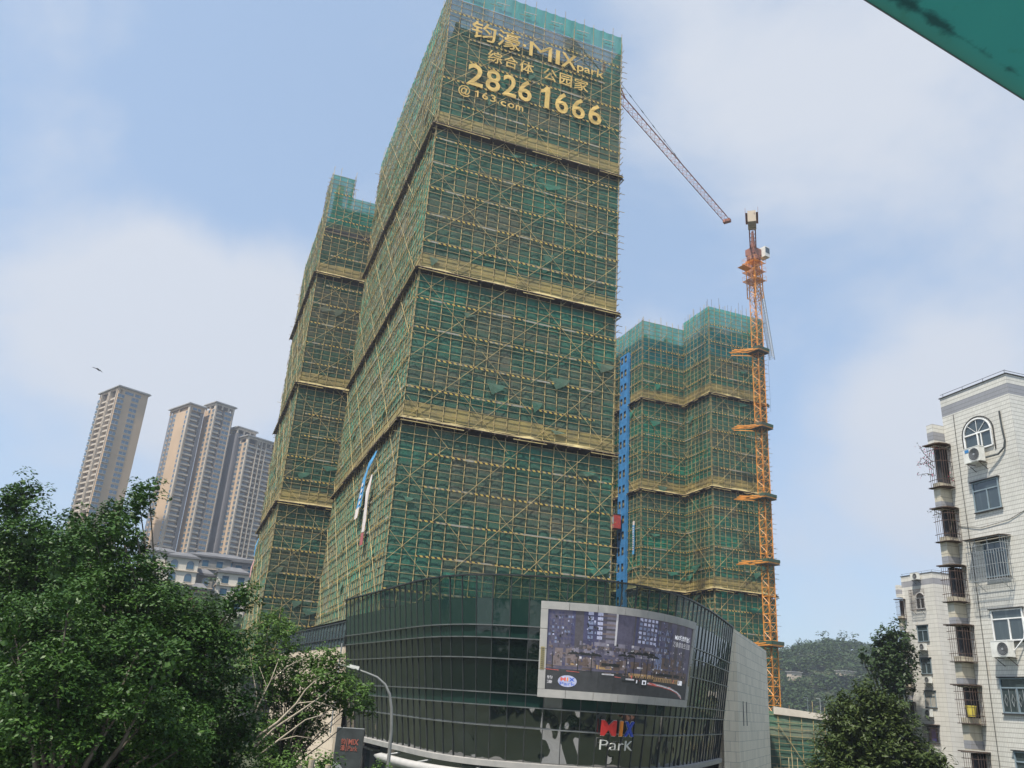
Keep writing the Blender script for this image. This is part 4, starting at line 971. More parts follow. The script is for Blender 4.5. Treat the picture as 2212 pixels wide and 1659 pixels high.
# ------------------------------------------------------------------ far apartment towers on the hillside
def apt(label,corner,az,Lr,Ll,zt,right,left,fh=2.93,body='apt',shade='aptshade',top='pent',z_base=30):
    o=thing('apartment_tower',label,'apartment tower',(corner[0],corner[1],0),R(az),'high rise apartment towers on the hillside')
    nf=int((zt-6-z_base)/fh); zroof=zt-4.2; z0=zroof-nf*fh
    mb=MB(); ins=1.7
    mb.box(ins,ins,0,Lr-.01,Ll-.01,zroof)                          # inner body
    wins=[];bals=[];fins=[]
    for face,cols,L in (('r',right,Lr),('l',left,Ll)):
        if face=='r': O,u,n=(0,0),(1,0),(0,-1)
        else: O,u,n=(0,0),(0,1),(-1,0)
        for kind,s0,s1 in cols:
            if kind in('s','t','w','v'): # solid, shade toned, bay window, flush window
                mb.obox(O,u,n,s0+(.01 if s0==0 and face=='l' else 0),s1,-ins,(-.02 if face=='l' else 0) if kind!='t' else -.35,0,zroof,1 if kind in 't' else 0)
            if kind=='f': fins.append((O,u,n,s0,s1))
            for k in range(nf):
                z=z0+k*fh
                if kind in 'wv':
                    d=.55 if kind=='w' else .10; w_=MB()
                    w_.obox(O,u,n,s0+.1,s1-.1,-.02,d,z+.75,z+2.45,0); w_.obox(O,u,n,s0,s1,-.02,d+.08,z+.45,z+.73,1)
                    if s1-s0>2.2: 
                        for q in (.5,): w_.obox(O,u,n,s0+(s1-s0)*q-.05,s0+(s1-s0)*q+.05,d-.01,d+.06,z+.74,z+2.44,1)
                    wins.append((z,w_))
                if kind=='b':
                    b_=MB(); wob=.5 if k%2 else 0.0
                    b_.obox(O,u,n,s0,s1,-ins,.05,z-.12,z+.02,0); b_.obox(O,u,n,s0+(0 if k%2 else (s1-s0)*.0),s1-(s1-s0)*wob*.4,.0,.14,z-.15,z+(.80 if True else 0),0)
                    b_.obox(O,u,n,s0+.3,s1-.3,-ins+.02,-ins+.10,z+.2,z+2.3,1)
                    bals.append((z,b_))
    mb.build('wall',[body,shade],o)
    for (O,u,n,s0,s1) in fins: f=MB(); f.obox(O,u,n,s0,s1,-ins,.55,0,zt-2.0,0); f.build('pilaster','cream',o)
    for lst,name,mats in ((wins,'window',['winblue','cream']),(bals,'balcony',['cream','windark'])):
        lst.sort(key=lambda t:-t[0])
        for z,w_ in lst[:100]: w_.build(name,mats,o)
        if len(lst)>100:
            r_=MB()
            for z,w_ in lst[100:]:
                b=len(r_.v); r_.v+=w_.v; r_.f+=[tuple(b+i for i in f) for f in w_.f]; r_.m+=w_.m
            r_.build(name,mats,o,kind='stuff')
    # crown: open frame with cornice
    mb=MB(); 
    for (x0,y0,x1,y1) in ((0,0,Lr,.5),(0,Ll-.5,Lr,Ll),(0,.5,.5,Ll-.5),(Lr-.5,.5,Lr,Ll-.5)): mb.box(x0,y0,zt-2.0,x1,y1,zt-.9)
    for (x,y) in ((0,0),(Lr*.33,0),(Lr*.66,0),(Lr-.9,0),(0,Ll*.5),(0,Ll-.9),(Lr-.9,Ll-.9)): mb.box(x+.02,y+.02,zroof,x+.85,y+.85,zt-2.02)
    mb.build('roof_frame','apt' if top=='pent' else 'cream',o)
    if top=='pent':
        mb=MB(); mb.box(Lr*.12,.06,zroof,Lr-.9,Ll-1,zt-1.9); mb.build('penthouse','apt',o)
        mb=MB(); mb.box(Lr*.22,-.03,zroof+.4,Lr*.5,.05,zroof+1.9); mb.box(Lr*.56,-.03,zroof+.4,Lr*.75,.05,zroof+1.9); mb.build('window','winblue',o)
    mb=MB(); mb.box(-1.0,-1.0,zt-.9,Lr+1.0,Ll+1.0,zt-.45); mb.box(-.6,-.6,zt-.45,Lr+.6,Ll+.6,zt-.02); mb.build('cornice','cornice',o)
    return o
apt('slender tan apartment tower standing alone at far left',(-205.2,411.7),47.8,15.9,22.8,149.6,
    [('w',0,3.4),('s',3.4,7.4),('v',7.4,11.3),('s',11.3,15.9)],[('s',0,.5),('f',.9,1.5),('b',1.5,9),('f',9.2,9.8),('s',9.8,10.6),('f',10.6,11.2),('b',11.2,19.2),('f',19.2,19.8),('w',20,22.8)])
apt('tan and shaded taupe apartment tower with blank tan end wall, second from left',(-185.6,458.3),47.8,9.6,23.2,158.0,
    [('f',0,.6),('b',.6,7.4),('t',7.4,9.6)],[('s',0,1.2),('v',1.2,3.0),('s',3.0,8.5),('s',8.5,14.5),('v',14.5,16.8),('t',16.8,18.6),('v',18.6,20.4),('t',20.4,23.2)])
apt('tallest of the far apartment towers, pale fins and wide balconies, third from left',(-172.6,463.4),47.8,12.4,12.0,161.6,
    [('f',0,.7),('b',.7,5.8),('t',5.8,6.4),('v',6.4,11.0),('f',11.0,11.5),('t',11.5,12.4)],[('v',0.6,3.0),('s',3.0,5),('v',5,7.2),('s',7.2,12.0)],top='open')
apt('bluish apartment tower wing set back between two balconied towers',(-160.8,474.0),47.8,12.5,14,150.5,
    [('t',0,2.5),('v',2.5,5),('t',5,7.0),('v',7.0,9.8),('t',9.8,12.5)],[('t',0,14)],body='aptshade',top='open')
apt('lowest far apartment tower with grid of pale balconies, partly behind the scaffolding',(-152.7,470.3),47.8,24.0,14.7,144.6,
    [('f',0,.8),('b',.8,6.6),('f',6.6,7.0),('b',7.0,9.6),('f',9.6,10.0),('b',10.0,12.4),('f',12.4,12.9),('b',12.9,19.0),('f',19,19.6),('b',19.6,24)],[('v',.6,3),('s',3,5.5),('v',5.5,8),('t',8,14.7)],top='open')

def arch_win(mb,O,u,n,s0,s1,z0,z1,mi_g,mi_f,d=.04):
    """arched window: glass plus rim"""
    c=(s0+s1)/2; r=(s1-s0)/2; O=np.array(O,float);u=np.array(u,float);n=np.array(n,float)
    P=lambda s,z,dd:(*(O+u*s+n*dd),z)
    zs=z1-r; pts=[(s0,z0),(s1,z0)]+[(c+r*math.cos(t),zs+r*math.sin(t)) for t in np.linspace(0,PI,11)]
    mb.poly([P(a,b,d) for a,b in pts],mi_g)
    for (a,b),(c_,e) in zip(pts,pts[1:]+pts[:1]): mb.tube([P(a,b,d+.02),P(c_,e,d+.02)],.05,4,mi_f,False)
    return pts
def villa(label,p,az,Lr,Ll,z0,z1,mat,arched,cat='villa',rows=2,group=None):
    o=thing('villa',label,cat,(p[0],p[1],z0),R(az),group); H_=z1-z0
    mb=MB(); mb.box(0,0,-14,Lr,Ll,H_); mb.build('wall',mat,o)
    mb=MB(); mb.box(-.5,-.5,H_,Lr+.5,Ll+.5,H_+.35); mb.box(-.25,-.25,H_+.35,Lr+.25,Ll+.25,H_+.6); 
    mb.poly([(0,0,H_+.6),(Lr,0,H_+.6),(Lr*.7,Ll*.5,H_+2.0),(Lr*.3,Ll*.5,H_+2.0)]); mb.poly([(0,Ll,H_+.6),(0,0,H_+.6),(Lr*.3,Ll*.5,H_+2.0)]); mb.poly([(Lr,0,H_+.6),(Lr,Ll,H_+.6),(Lr*.7,Ll*.5,H_+2.0)]); mb.poly([(Lr,Ll,H_+.6),(0,Ll,H_+.6),(Lr*.3,Ll*.5,H_+2.0),(Lr*.7,Ll*.5,H_+2.0)])
    mb.build('roof','slate',o)
    for r_ in range(rows):
        zb=H_-3.3*(r_+1)+.6
        if r_: 
            mb=MB(); mb.box(-.35,-.35,zb+2.6,Lr+.35,0,zb+2.85); mb.box(-.35,0,zb+2.6,0,Ll,zb+2.85); mb.build('string_course','cream',o)
        for O,u,n,L in (((0,0),(1,0),(0,-1),Lr),((0,0),(0,1),(-1,0),Ll)):
            k=max(1,int(L/3.4))
            for i in range(k):
                c=(i+.5)*L/k; w_=MB()
                if arched: arch_win(w_,O,u,n,c-.95,c+.95,zb,zb+2.2,0,1)
                else: w_.obox(O,u,n,c-.85,c+.85,0,.06,zb,zb+1.9,0); w_.obox(O,u,n,c-1.0,c+1.0,0,.14,zb-.16,zb-.02,1); w_.obox(O,u,n,c-1.0,c+1.0,0,.12,zb+1.92,zb+2.05,1)
                w_.build('window',['winblue','cream'],o)
    return o
def vp(px,py,D): q=at(px,py,D); return q
cBx=lambda x,y:((560+x/1.952)*.5486,(1500+y/1.952)*.5486)
q=vp(*cBx(200,1330),240); villa('white villa with arched windows between the fig trees and the far towers',q,22,8.0,9,q[2]-9.8,q[2]-.6,'villa',True,rows=3)
q=vp(*cBx(20,1290),250); villa('white villa mostly hidden behind the fig tree crowns',q,22,9,9,q[2]-9,q[2]-.6,'villa',True,rows=2)
q=vp(*cBx(590,1452),240); villa('cream villa with square blue windows and plants on its roof',q,22,8.2,6,q[2]-8.5,q[2]-.6,'villa',False,rows=3)
q=vp(*cBx(360,1588),236); villa('small pink villa below the white arched villa',q,18,4.6,5,q[2]-6,q[2]-.4,'pinkwall',False,rows=1)
q=vp(*cBx(330,1470),246); g_=villa('low grey villa with dark garage openings beside the arched villa',q,14,7.5,5,q[2]-7,q[2]-.4,'concrete',True,rows=2)
q=vp(*cBx(700,1385),262); villa('dark low building with terraces at the foot of the far towers',q,22,18,8,q[2]-8,q[2]-.2,'aptshade',False,rows=2)
q=vp(*cBx(330,1330),262); villa('grey terrace block at the foot of the tallest far tower',q,22,20,8,q[2]-9,q[2]-.2,'concrete',False,rows=3)

# ------------------------------------------------------------------ white tiled apartment blocks on the right
def window_rect(o,O,u,n,s0,s1,z0,z1,frame,trans=.72,split=.5,label=None,deep=.22,curtain=False,glass='windark'):
    mb=MB(); d0=-deep
    # reveal box sits proud of nothing: dark reveal lines
    t=.055
    mb.obox(O,u,n,s0,s1,.004,.03,z0,z1,1)
    for a,b,c,e in ((s0,s1,z0,z0+t),(s0,s1,z1-t,z1),(s0,s0+t,z0+t,z1-t),(s1-t,s1,z0+t,z1-t)): mb.obox(O,u,n,a,b,.03,.075,c,e,0)
    zm=z0+(z1-z0)*trans; mb.obox(O,u,n,s0+t,s1-t,.03,.07,zm-t/2,zm+t/2,0)
    sm_=s0+(s1-s0)*split; mb.obox(O,u,n,sm_-t/2,sm_+t/2,.03,.07,z0+t,zm-t/2,0)
    mb.obox(O,u,n,s0-.08,s1+.08,.004,.14,z1+.005,z1+.05,2); mb.obox(O,u,n,s0-.04,s1+.04,.004,.10,z0-.06,z0-.005,2)
    w_=mb.build('window',[frame,glass,'seam'],o,label=label)
    return w_
def ac_unit(O,u,n,s0,z0,label,loc,az,w=.85,h=.62,front='n',grp='air conditioners on the white tiled blocks',sticker=False):
    t=thing('air_conditioner',label,'air conditioner',loc,az,grp)
    mb=MB(); mb.obox(O,u,n,s0,s0+w,.20,.55,z0,z0+h); mb.obox(O,u,n,s0-.01,s0+w+.01,.19,.56,z0+h,z0+h+.03); mb.build('casing','ac',t)
    O=np.array(O,float);u=np.array(u,float);n=np.array(n,float)
    c=s0+w*.33; P=lambda s,z,d:(*(O+u*s+n*d),z)
    mb=MB(); r=h*.42; pts=[P(c+r*math.cos(a),z0+h/2+r*math.sin(a),.557) for a in np.linspace(0,2*PI,21)[:-1]]; mb.poly(pts,0)
    for k in range(5): rr_=r*(k+1)/5; q=[P(c+rr_*math.cos(a),z0+h/2+rr_*math.sin(a),.572) for a in np.linspace(0,2*PI,17)]; mb.tube(q,.008,3,1,False)
    mb.poly([P(c+r*.22*math.cos(a),z0+h/2+r*.22*math.sin(a),.58) for a in np.linspace(0,2*PI,9)[:-1]],1)
    mb.build('fan',['acdark','grey_metal'],t)
    mb=MB()
    for a in (.12,w-.12):
        mb.tube([P(s0+a,z0-.03,.0),P(s0+a,z0-.03,.55)],.018,4); mb.tube([P(s0+a,z0-.35,.0),P(s0+a,z0-.03,.5)],.015,4)
    mb.build('bracket','rust',t)
    if sticker:
        mb=MB(); mb.obox(O,u,n,s0+w*.62,s0+w*.88,.561,.566,z0+h*.72,z0+h*.93); mb.build('sticker','bluepanel',t)
    mb=MB(); mb.tube([P(s0+w,z0+.2,.4),P(s0+w+.16,z0+.08,.35),P(s0+w+.2,z0+.3,.15),P(s0+w+.3,z0+.6,.05)],.022,5); mb.build('pipe','pvc',t)
    return t
def cage(O,u,n,s0,s1,z0,z1,out,label,loc,az,mat='galv',grp='window cages of the white tiled blocks',fancy=True,roof=True,r=.014):
    t=thing('window_cage',label,'window cage',loc,az,grp)
    O=np.array(O,float);u=np.array(u,float);n=np.array(n,float); P=lambda s,z,d:(*(O+u*s+n*d),z)
    mb=MB()
    for z in (z0,z1): mb.tube([P(s0,z,.05),P(s0,z,out),P(s1,z,out),P(s1,z,.05)],r*1.3,4)
    for z in (z0+(z1-z0)*.36,z0+(z1-z0)*.70,z0+(z1-z0)*.85): mb.tube([P(s0,z,.05),P(s0,z,out),P(s1,z,out),P(s1,z,.05)],r,4)
    k=int((s1-s0)/.13)
    for i in range(k+1):
        s=s0+(s1-s0)*i/k; top=z1 if (i%5==0 or not fancy) else z0+(z1-z0)*.70
        mb.tube([P(s,z0,out),P(s,top,out)],r,4)
    k=max(2,int(out/.13))
    for i in range(1,k):
        d=.05+(out-.05)*i/k
        for s in (s0,s1): mb.tube([P(s,z0,d),P(s,z1,d)],r,4)
        mb.tube([P(s0,z0,d),P(s1,z0,d)],r,4)
    for s in (s0+.3,s1-.3): mb.tube([P(s,z0-.4,.02),P(s,z0,out)],r,4)
    mb.build('bars',mat,t)
    if roof:
        mb=MB(); mb.hexa([P(s0-.08,z1+.02,out+.1),P(s1+.08,z1+.02,out+.1),P(s1+.08,z1+.06,.02),P(s0-.08,z1+.06,.02),P(s0-.08,z1+.05,out+.1),P(s1+.08,z1+.05,out+.1),P(s1+.08,z1+.09,.02),P(s0-.08,z1+.09,.02)]); mb.build('rain_cover','steel_dark',t)
    return t
def block(label,loc,az,ztop,tile,tgrey,fade,bandz,Lr=9.0,Ll=4.02,wing_x=-.70,wing_z=22.6,wing_band=None,cz=()):
    o=thing('tiled_apartment_block',label,'apartment block',loc,az,'white tiled apartment blocks')
    mb=MB(); zl=[0,bandz[0],bandz[1],ztop]
    for k in range(3):
        mb.box(0,0,zl[k],Lr,Ll,zl[k+1],1 if k==1 else 0)
    mb.build('wall',[tile,tgrey],o)
    mb=MB(); mb.box(-.05,-.05,ztop+.001,Lr,Ll+.05,ztop+.035); mb.tube([(.1,.1,ztop+.22),(Lr,.1,ztop+.22)],.012,4); mb.tube([(.05,.05,ztop+.22),(.05,Ll,ztop+.22)],.012,4)
    for q in range(4): mb.tube([(.05,.1+q*1.25,ztop),(.05,.1+q*1.25,ztop+.22)],.012,4)
    mb.build('parapet','seam',o)
    # wing with open caged balconies behind
    mb=MB(); z=wing_z; y0,y1=Ll+.004,Ll+.42; x0=wing_x
    mb.box(x0,y0+.02,z-1.15,2,y1,z,0); mb.box(x0-.005,y0+.015,z-.85,2,y1,z-.42,1)
    zz=z-1.15; cur=0; opens=[]
    for ztp,zbt in cz:
        mb.box(x0+.25,y0+.12,zbt,2,y1-.05,ztp,2); mb.box(x0,y0+.02,zbt-1.35,2,y1,zbt,3); mb.box(x0-.004,y0+.016,zbt-1.2,2,y1,zbt-.9,1) if False else None
        mb.box(x0-.004,y0+.016,zbt-1.30,2,y1,zbt-.95,1)
    mb.build('wing_wall',[tile,tgrey,'dark','tilebeige'],o)
    return o
WL=(23.395,36.08,0); WAZ=R(17.04)
czW=[(21.45,19.55),(18.2,16.85),(15.4,14.0),(12.65,11.3),(10.0,8.65),(7.2,5.8),(4.4,3.0)]
Wb=block('white strip tiled apartment block at the right edge, nearest the camera',WL,WAZ,24.06,'tile','tilegrey',0,(23.06,23.6),cz=czW)
F0,FU,FN=(0,0),(0,1),(-1,0)
# arched top window
mb=MB(); s0,s1,z0,z1=1.22,2.80,20.85,22.43; r_=(s1-s0)/2; c=(s0+s1)/2; zs=z1-r_
pts=[(s0,z0),(s1,z0)]+[(c+r_*math.cos(t),zs+r_*math.sin(t)*.92) for t in np.linspace(0,PI,17)]
mb.poly([(-.02,a,b) for a,b in pts],1)
def rim(pts,r,mi,x=-.05,close=True):
    for (a,b),(c_,e) in zip(pts,(pts[1:]+pts[:1]) if close else pts[1:]): mb.tube([(x,a,b),(x,c_,e)],r,4,mi)
rim(pts,.045,0); rim([(s0,zs),(s1,zs)],.045,0,close=False); rim([(c,z0),(c,zs)],.04,0,close=False); rim([(c-.2,z0),(c-.2,zs)],.03,0,close=False)
for t in (PI*.25,PI*.5,PI*.75): rim([(c,zs),(c+r_*math.cos(t),zs+r_*math.sin(t)*.92)],.012,0,close=False)
big=[(c+(r_+.12)*math.cos(t),zs+(r_+.12)*math.sin(t)*.92) for t in np.linspace(0,PI*.97,17)]; rim([(s1+.1,z0-.1)]+big+[(s0-.1,zs-1)],.035,2,x=-.02,close=False)
mb.build('arched_window',['pvc','windark','seam'],Wb)
window_rect(Wb,F0,FU,FN,1.24,2.73,17.84,19.28,'bluegrey',.70,.46,glass='windark')
window_rect(Wb,F0,FU,FN,1.35,2.55,14.75,16.35,'bluegrey',.7)
window_rect(Wb,F0,FU,FN,1.0,2.66,11.93,13.30,'pvc',.70,.46)
window_rect(Wb,F0,FU,FN,1.0,2.69,8.92,10.38,'bluegrey',.72)
window_rect(Wb,F0,FU,FN,1.0,2.45,5.95,7.41,'bluegrey',.72)
cage(F0,FU,FN,1.1,3.05,14.55,16.45,.62,'galvanised cage over the window of the nearest tiled block, third storey from top',WL,WAZ,'galv')
for (s0_,z0_,zt__) in ((1.15,9.0,9.95),):
    mb=MB()
    for k in range(5):
        s=1.15+k*.36; mb.tube([(-.10,s,8.98),(-.10,s,9.9)],.012,3); 
        if k<4: 
            d=[(s+.18,9.2),(s+.26,9.45),(s+.18,9.7),(s+.10,9.45)]
            for (a,b),(c_,e) in zip(d,d[1:]+d[:1]): mb.tube([(-.10,a,b),(-.10,c_,e)],.012,3)
    mb.build('window_grille','galv',Wb)
ac_unit(F0,FU,FN,1.60,20.12,'white air conditioner with round black fan and blue sticker under the arched window',WL,WAZ,w=.92,h=.70,sticker=True)
ac_unit(F0,FU,FN,1.52,11.22,'white air conditioner with louvred side under the white framed window at right',WL,WAZ,w=.92,h=.66)
mb=MB(); mb.tube([(-.04,.62,22.35),(-.05,.60,21.6),(-.05,.55,20.9),(-.08,.62,20.55),(-.12,.95,20.3),(-.3,1.5,20.25)],.045,6); mb.build('drain_pipe','lead',Wb)
mb=MB(); mb.tube([(-.04,1.05,13.1),(-.05,.95,12.6),(-.12,1.05,12.0),(-.25,1.5,11.5)],.03,6); mb.build('coolant_pipe','pvc',Wb)
ords=['topmost','second from top','third from top','fourth from top','fifth from top','sixth from top','lowest']
def curved_cage(label,loc,az,x0,y0,z0,z1,mat,grp,w=.9):
    t=thing('balcony_cage',label,'balcony cage',loc,az,grp)
    pts=[(-.02,y0-.30),(x0*.5,y0-.40),(x0-.04,y0-.34),(x0-.16,y0-.15),(x0-.18,y0+.2),(x0-.12,y0+.5)]
    def ring(z,r): mb.tube([(a,b,z) for a,b in pts],r,4)
    mb=MB(); 
    for z in (z0-.25,z0+.1,z0+(z1-z0)*.55,z1-.25,z1): ring(z,.017)
    tot=[np.array(p) for p in pts]
    for i in range(len(pts)-1):
        L=np.linalg.norm(tot[i+1]-tot[i]); k=max(1,int(L/.115))
        for j in range(k):
            p=tot[i]+(tot[i+1]-tot[i])*j/k; mb.tube([(p[0],p[1],z0-.25),(p[0],p[1],z1)],.013,3)
    mb.build('bars',mat,t)
    mb=MB(); P2=[(-.02,y0+.0)]+[(a*1.08,b-.06) for a,b in pts[:-1]]+[(x0-.3,y0+.5),(x0,y0+.5)]
    mb.poly([(a,b,z1+.02) for a,b in P2]); mb.poly([(a,b,z1+.07) for a,b in P2][::-1])
    for (a,b),(c_,e) in zip(P2,P2[1:]+P2[:1]): mb.poly([(a,b,z1+.02),(c_,e,z1+.02),(c_,e,z1+.07),(a,b,z1+.07)])
    mb.build('canopy','steel_dark',t)
    mb=MB(); P2=[(-.02,y0+.0)]+[(a,b) for a,b in pts[:-1]]+[(x0-.25,y0+.5),(x0,y0+.5)]
    mb.poly([(a,b,z0-.28) for a,b in P2][::-1]); mb.poly([(a,b,z0-.24) for a,b in P2]); mb.build('tray','steel_dark',t)
    return t
for k,(a,b) in enumerate(czW[:6]):
    curved_cage(f'rusty bowed balcony cage, {ords[k]} beside the nearest tiled block',WL,WAZ,-.70,4.05,b,a,'rust','bowed cages beside the nearest tiled block')
# second block
BL=(40.38,77.63,0)
czB=[(19.6,18.1),(16.5,15.0),(13.4,11.9),(10.3,8.8),(7.2,5.7)]
Bb=block('white block tiled apartment block further back, left of the nearest one',BL,WAZ,21.82,'tileB','tileBgrey',0,(20.75,21.3),Lr=14,Ll=4.0,wing_x=-.38,wing_z=21.0,cz=czB)
mb=MB(); s0,s1,z0,z1=1.25,2.3,18.62,20.1; r_=(s1-s0)/2; c=(s0+s1)/2; zs=z1-r_
pts=[(s0,z0),(s1,z0)]+[(c+r_*math.cos(t),zs+r_*math.sin(t)) for t in np.linspace(0,PI,13)]
mb.poly([(-.02,a,b) for a,b in pts],1); rim(pts,.05,0); rim([(s0,zs),(s1,zs)],.04,0,close=False); rim([(c,z0),(c,zs)],.04,0,close=False); mb.build('arched_window',['pvc','windark'],Bb)
cage(F0,FU,FN,1.15,2.75,18.5,20.35,.4,'thin grey cage over the arched window of the farther tiled block',BL,WAZ,'rust',fancy=False,roof=False)
WB=[(1.24,2.55,15.65,17.1),(1.3,2.55,12.8,14.2),(1.18,2.5,9.95,11.35),(1.3,2.6,7.0,8.3),(1.3,2.6,3.9,5.2)]
for k,(a,b,c,d) in enumerate(WB): window_rect(Bb,F0,FU,FN,a,b,c,d,'bluegrey',.68,glass='curtain' if k==2 else 'windark')
cage(F0,FU,FN,1.15,2.75,6.9,8.45,.45,'rusty cage with a blue purple cloth behind it on the farther tiled block',BL,WAZ,'rust',fancy=False)
mb=MB(); mb.obox(F0,FU,FN,1.6,2.1,.08,.10,7.1,8.1); mb.build('hanging_cloth','poster',Bb)
ac_unit(F0,FU,FN,1.35,21.25,'small air conditioner on the roof edge of the farther tiled block',BL,WAZ,w=.85,h=.60)
ac_unit(F0,FU,FN,1.40,14.85,'air conditioner with swirl fan below the second window of the farther tiled block',BL,WAZ,w=.9,h=.6)
ac_unit(F0,FU,FN,1.25,12.0,'air conditioner tight under the third window of the farther tiled block',BL,WAZ,w=.8,h=.55)
ac_unit(F0,FU,FN,1.55,9.15,'air conditioner with round fan below the curtained window of the farther tiled block',BL,WAZ,w=.9,h=.62)
ac_unit(F0,FU,FN,1.45,5.9,'lowest visible air conditioner, beside the tree on the farther tiled block',BL,WAZ,w=.9,h=.6)
for k,(a,b) in enumerate(czB):
    curved_cage(f'dark bowed balcony cage, {ords[k]} on the left edge of the farther tiled block',BL,WAZ,-.38,4.03,b,a,'rust','bowed cages on the farther tiled block')
# clothes hanging from the farther block
t=thing('laundry','pink and white clothes hanging at the left edge of the farther tiled block','laundry',BL,WAZ)
mb=MB(); mb.tube([(-.9,3.4,7.1),(-.3,4.2,7.1)],.015,4); mb.tube([(-1.0,3.4,5.3),(-.3,4.2,5.3)],.015,4); mb.build('line','galv',t)
for (x,y,z,w_,h,mt) in ((-.88,3.45,6.55,.5,.5,'pinkcloth'),(-.6,3.8,6.35,.4,.75,'redcloth'),(-.95,3.45,4.4,.45,.85,'palecloth'),(-.6,3.8,4.1,.4,1.1,'white')):
    mb=MB(); mb.hexa([(x-w_/2,y,z),(x+w_/2,y+.05,z),(x+w_/2,y+.09,z),(x-w_/2,y+.04,z),(x-w_/2*.8,y,z+h),(x+w_/2*.8,y+.05,z+h),(x+w_/2*.8,y+.09,z+h),(x-w_/2*.8,y+.04,z+h)]); mb.build('garment',mt,t)
t=thing('plastic_bucket','yellow plastic bucket inside a rusty bowed balcony cage','bucket',WL,WAZ)
mb=MB(); c_=(-.55,3.95); 
mb.tube([(*c_,8.70),(*c_,9.12)],[.16,.22],12); mb.build('pail','yellow',t)
mb=MB(); mb.tube([(*c_,9.12),(*c_,9.16)],[.235,.235],12); mb.build('rim','yellow',t)

# ------------------------------------------------------------------ trees
def leaves(P,nrm,size,asp=.5,up=1.15,jit=.75):
    n=len(P); d=RNG.normal(size=(n,3)); nr=nrm*(1-jit*.35)+np.array([0,0,up])+d*jit*.55; nr/=np.linalg.norm(nr,axis=1)[:,None]
    a=np.cross(nr,RNG.normal(size=(n,3))); a/=np.linalg.norm(a,axis=1)[:,None]; a[:,2]-=.10; a/=np.linalg.norm(a,axis=1)[:,None]; b=np.cross(nr,a)
    L=(size*RNG.uniform(.6,1.25,n))[:,None]; V=np.empty((n,4,3)); w_=L*asp*.5
    V[:,0]=P-a*L*.5; V[:,1]=P+b*w_-a*L*.05; V[:,2]=P+a*L*.5-nr*L*.08; V[:,3]=P-b*w_-a*L*.05
    return V.reshape(-1,3)
def crown(lobes,size,dens,puff=.36,fill=.5,asp=.5,ragged=.0):
    out=[]
    for (c,r) in lobes:
        c=np.array(c,float); k=int((12+10*min(2.5,r))*(.62 if puff>.5 else 1))
        i=np.arange(k)+.5; ph=np.arccos(1-2*i/k); th=PI*(1+5**.5)*i+RNG.uniform(0,6)
        D=np.stack([np.cos(th)*np.sin(ph),np.sin(th)*np.sin(ph),np.cos(ph)],1)+RNG.normal(size=(k,3))*.16; D/=np.linalg.norm(D,axis=1)[:,None]
        for d in D:
            pr=r*puff*RNG.uniform(.65,1.25); pc=c+d*r*RNG.uniform(.58,.98+ragged)
            if d[2]<-.45 and RNG.random()<.6: continue
            m=int(3.0*dens*pr*pr/(size*size*asp)*RNG.uniform(.6,1.15))
            if m<3: continue
            v=RNG.normal(size=(m,3)); v/=np.linalg.norm(v,axis=1)[:,None]; v[:,2]=np.where(v[:,2]<0,-v[:,2]*RNG.choice([1,1,1,-.5],m),v[:,2])
            q=pc+v*pr*(RNG.uniform(.70,1.05,m)[:,None])*np.array([1,1,.8]); out.append(leaves(q,v,size,asp))
            if ragged: # twigs of leaves sticking out
                for _ in range(3):
                    t=d+RNG.normal(size=3)*.5; t/=np.linalg.norm(t); L=pr*RNG.uniform(1.0,1.8); u_=RNG.uniform(.2,1,9)[:,None]
                    out.append(leaves(pc+t*L*u_+RNG.normal(size=(9,3))*size*.5,np.tile(t,(9,1)),size,asp))
        if fill:
            m=int(fill*r*r*r*22/(size*size*2.2)); v=RNG.normal(size=(m,3)); v/=np.linalg.norm(v,axis=1)[:,None]
            out.append(leaves(c+v*r*(RNG.uniform(.2,.70,m)[:,None]),v,size*1.45,.8,0,1.0))
    return np.concatenate(out)
def tree(name,label,base,lobes,size,dens,leaf,bark,tr=.3,group=None,fork=.45,ragged=.12,puff=.36,fill=.5,cat='tree',asp=.5,extra=None,limb=.35):
    o=thing(name,label,cat,(base[0],base[1],base[2] if len(base)>2 else 0),0,group); b=np.array(o.location)
    L=[(np.array(c)-b,r) for c,r in lobes]
    cen=sum(c for c,r in L)/len(L); top=max(c[2] for c,r in L); fk=np.array([cen[0]*.25,cen[1]*.25,top*fork])
    mb=MB(); mb.tube([(0,0,0),fk*.5+np.array([.15,-.1,0]),fk],[tr*1.25,tr,tr*.8],9); mb.build('trunk',bark,o,smooth=True)
    rr=random.Random(len(label))
    for c,r in L:
        mid=fk+(c-fk)*.5+np.array([rr.uniform(-.5,.5),rr.uniform(-.5,.5),rr.uniform(-.2,.6)])*min(1,np.linalg.norm(c-fk)*.12)
        mb=MB(); r0=tr*limb*min(1,.5+r*.3); mb.tube([fk,mid,c],[r0*1.5,r0,r0*.3],6)
        for _ in range(4):
            d=np.array([rr.uniform(-1,1),rr.uniform(-1,1),rr.uniform(-.2,1)]); d/=np.linalg.norm(d); q=mid+(c-mid)*rr.uniform(.5,1)
            mb.tube([q,q+d*r*.3,q+d*r*.55],[r0*.4,r0*.22,r0*.08],4)
        mb.build('limb',bark,o,smooth=True)
    V=crown(L,size,dens,puff,fill,asp,ragged)
    fast_mesh('crown',V,leaf,o)
    return o
def lob(lst,D,jit=0.0,k=1.0):
    """crown lobes: where each part of the crown stands, from its bearing, elevation and distance"""
    out=[]
    for t in lst:
        x,y,r=t[:3]; d=D+(t[3] if len(t)>3 else random.uniform(-jit,jit))
        p=at(x,y,d); out.append((p,r*d/FPX*1.03*k*(1.3 if r<34 and jit>1 else 1)))
    return out
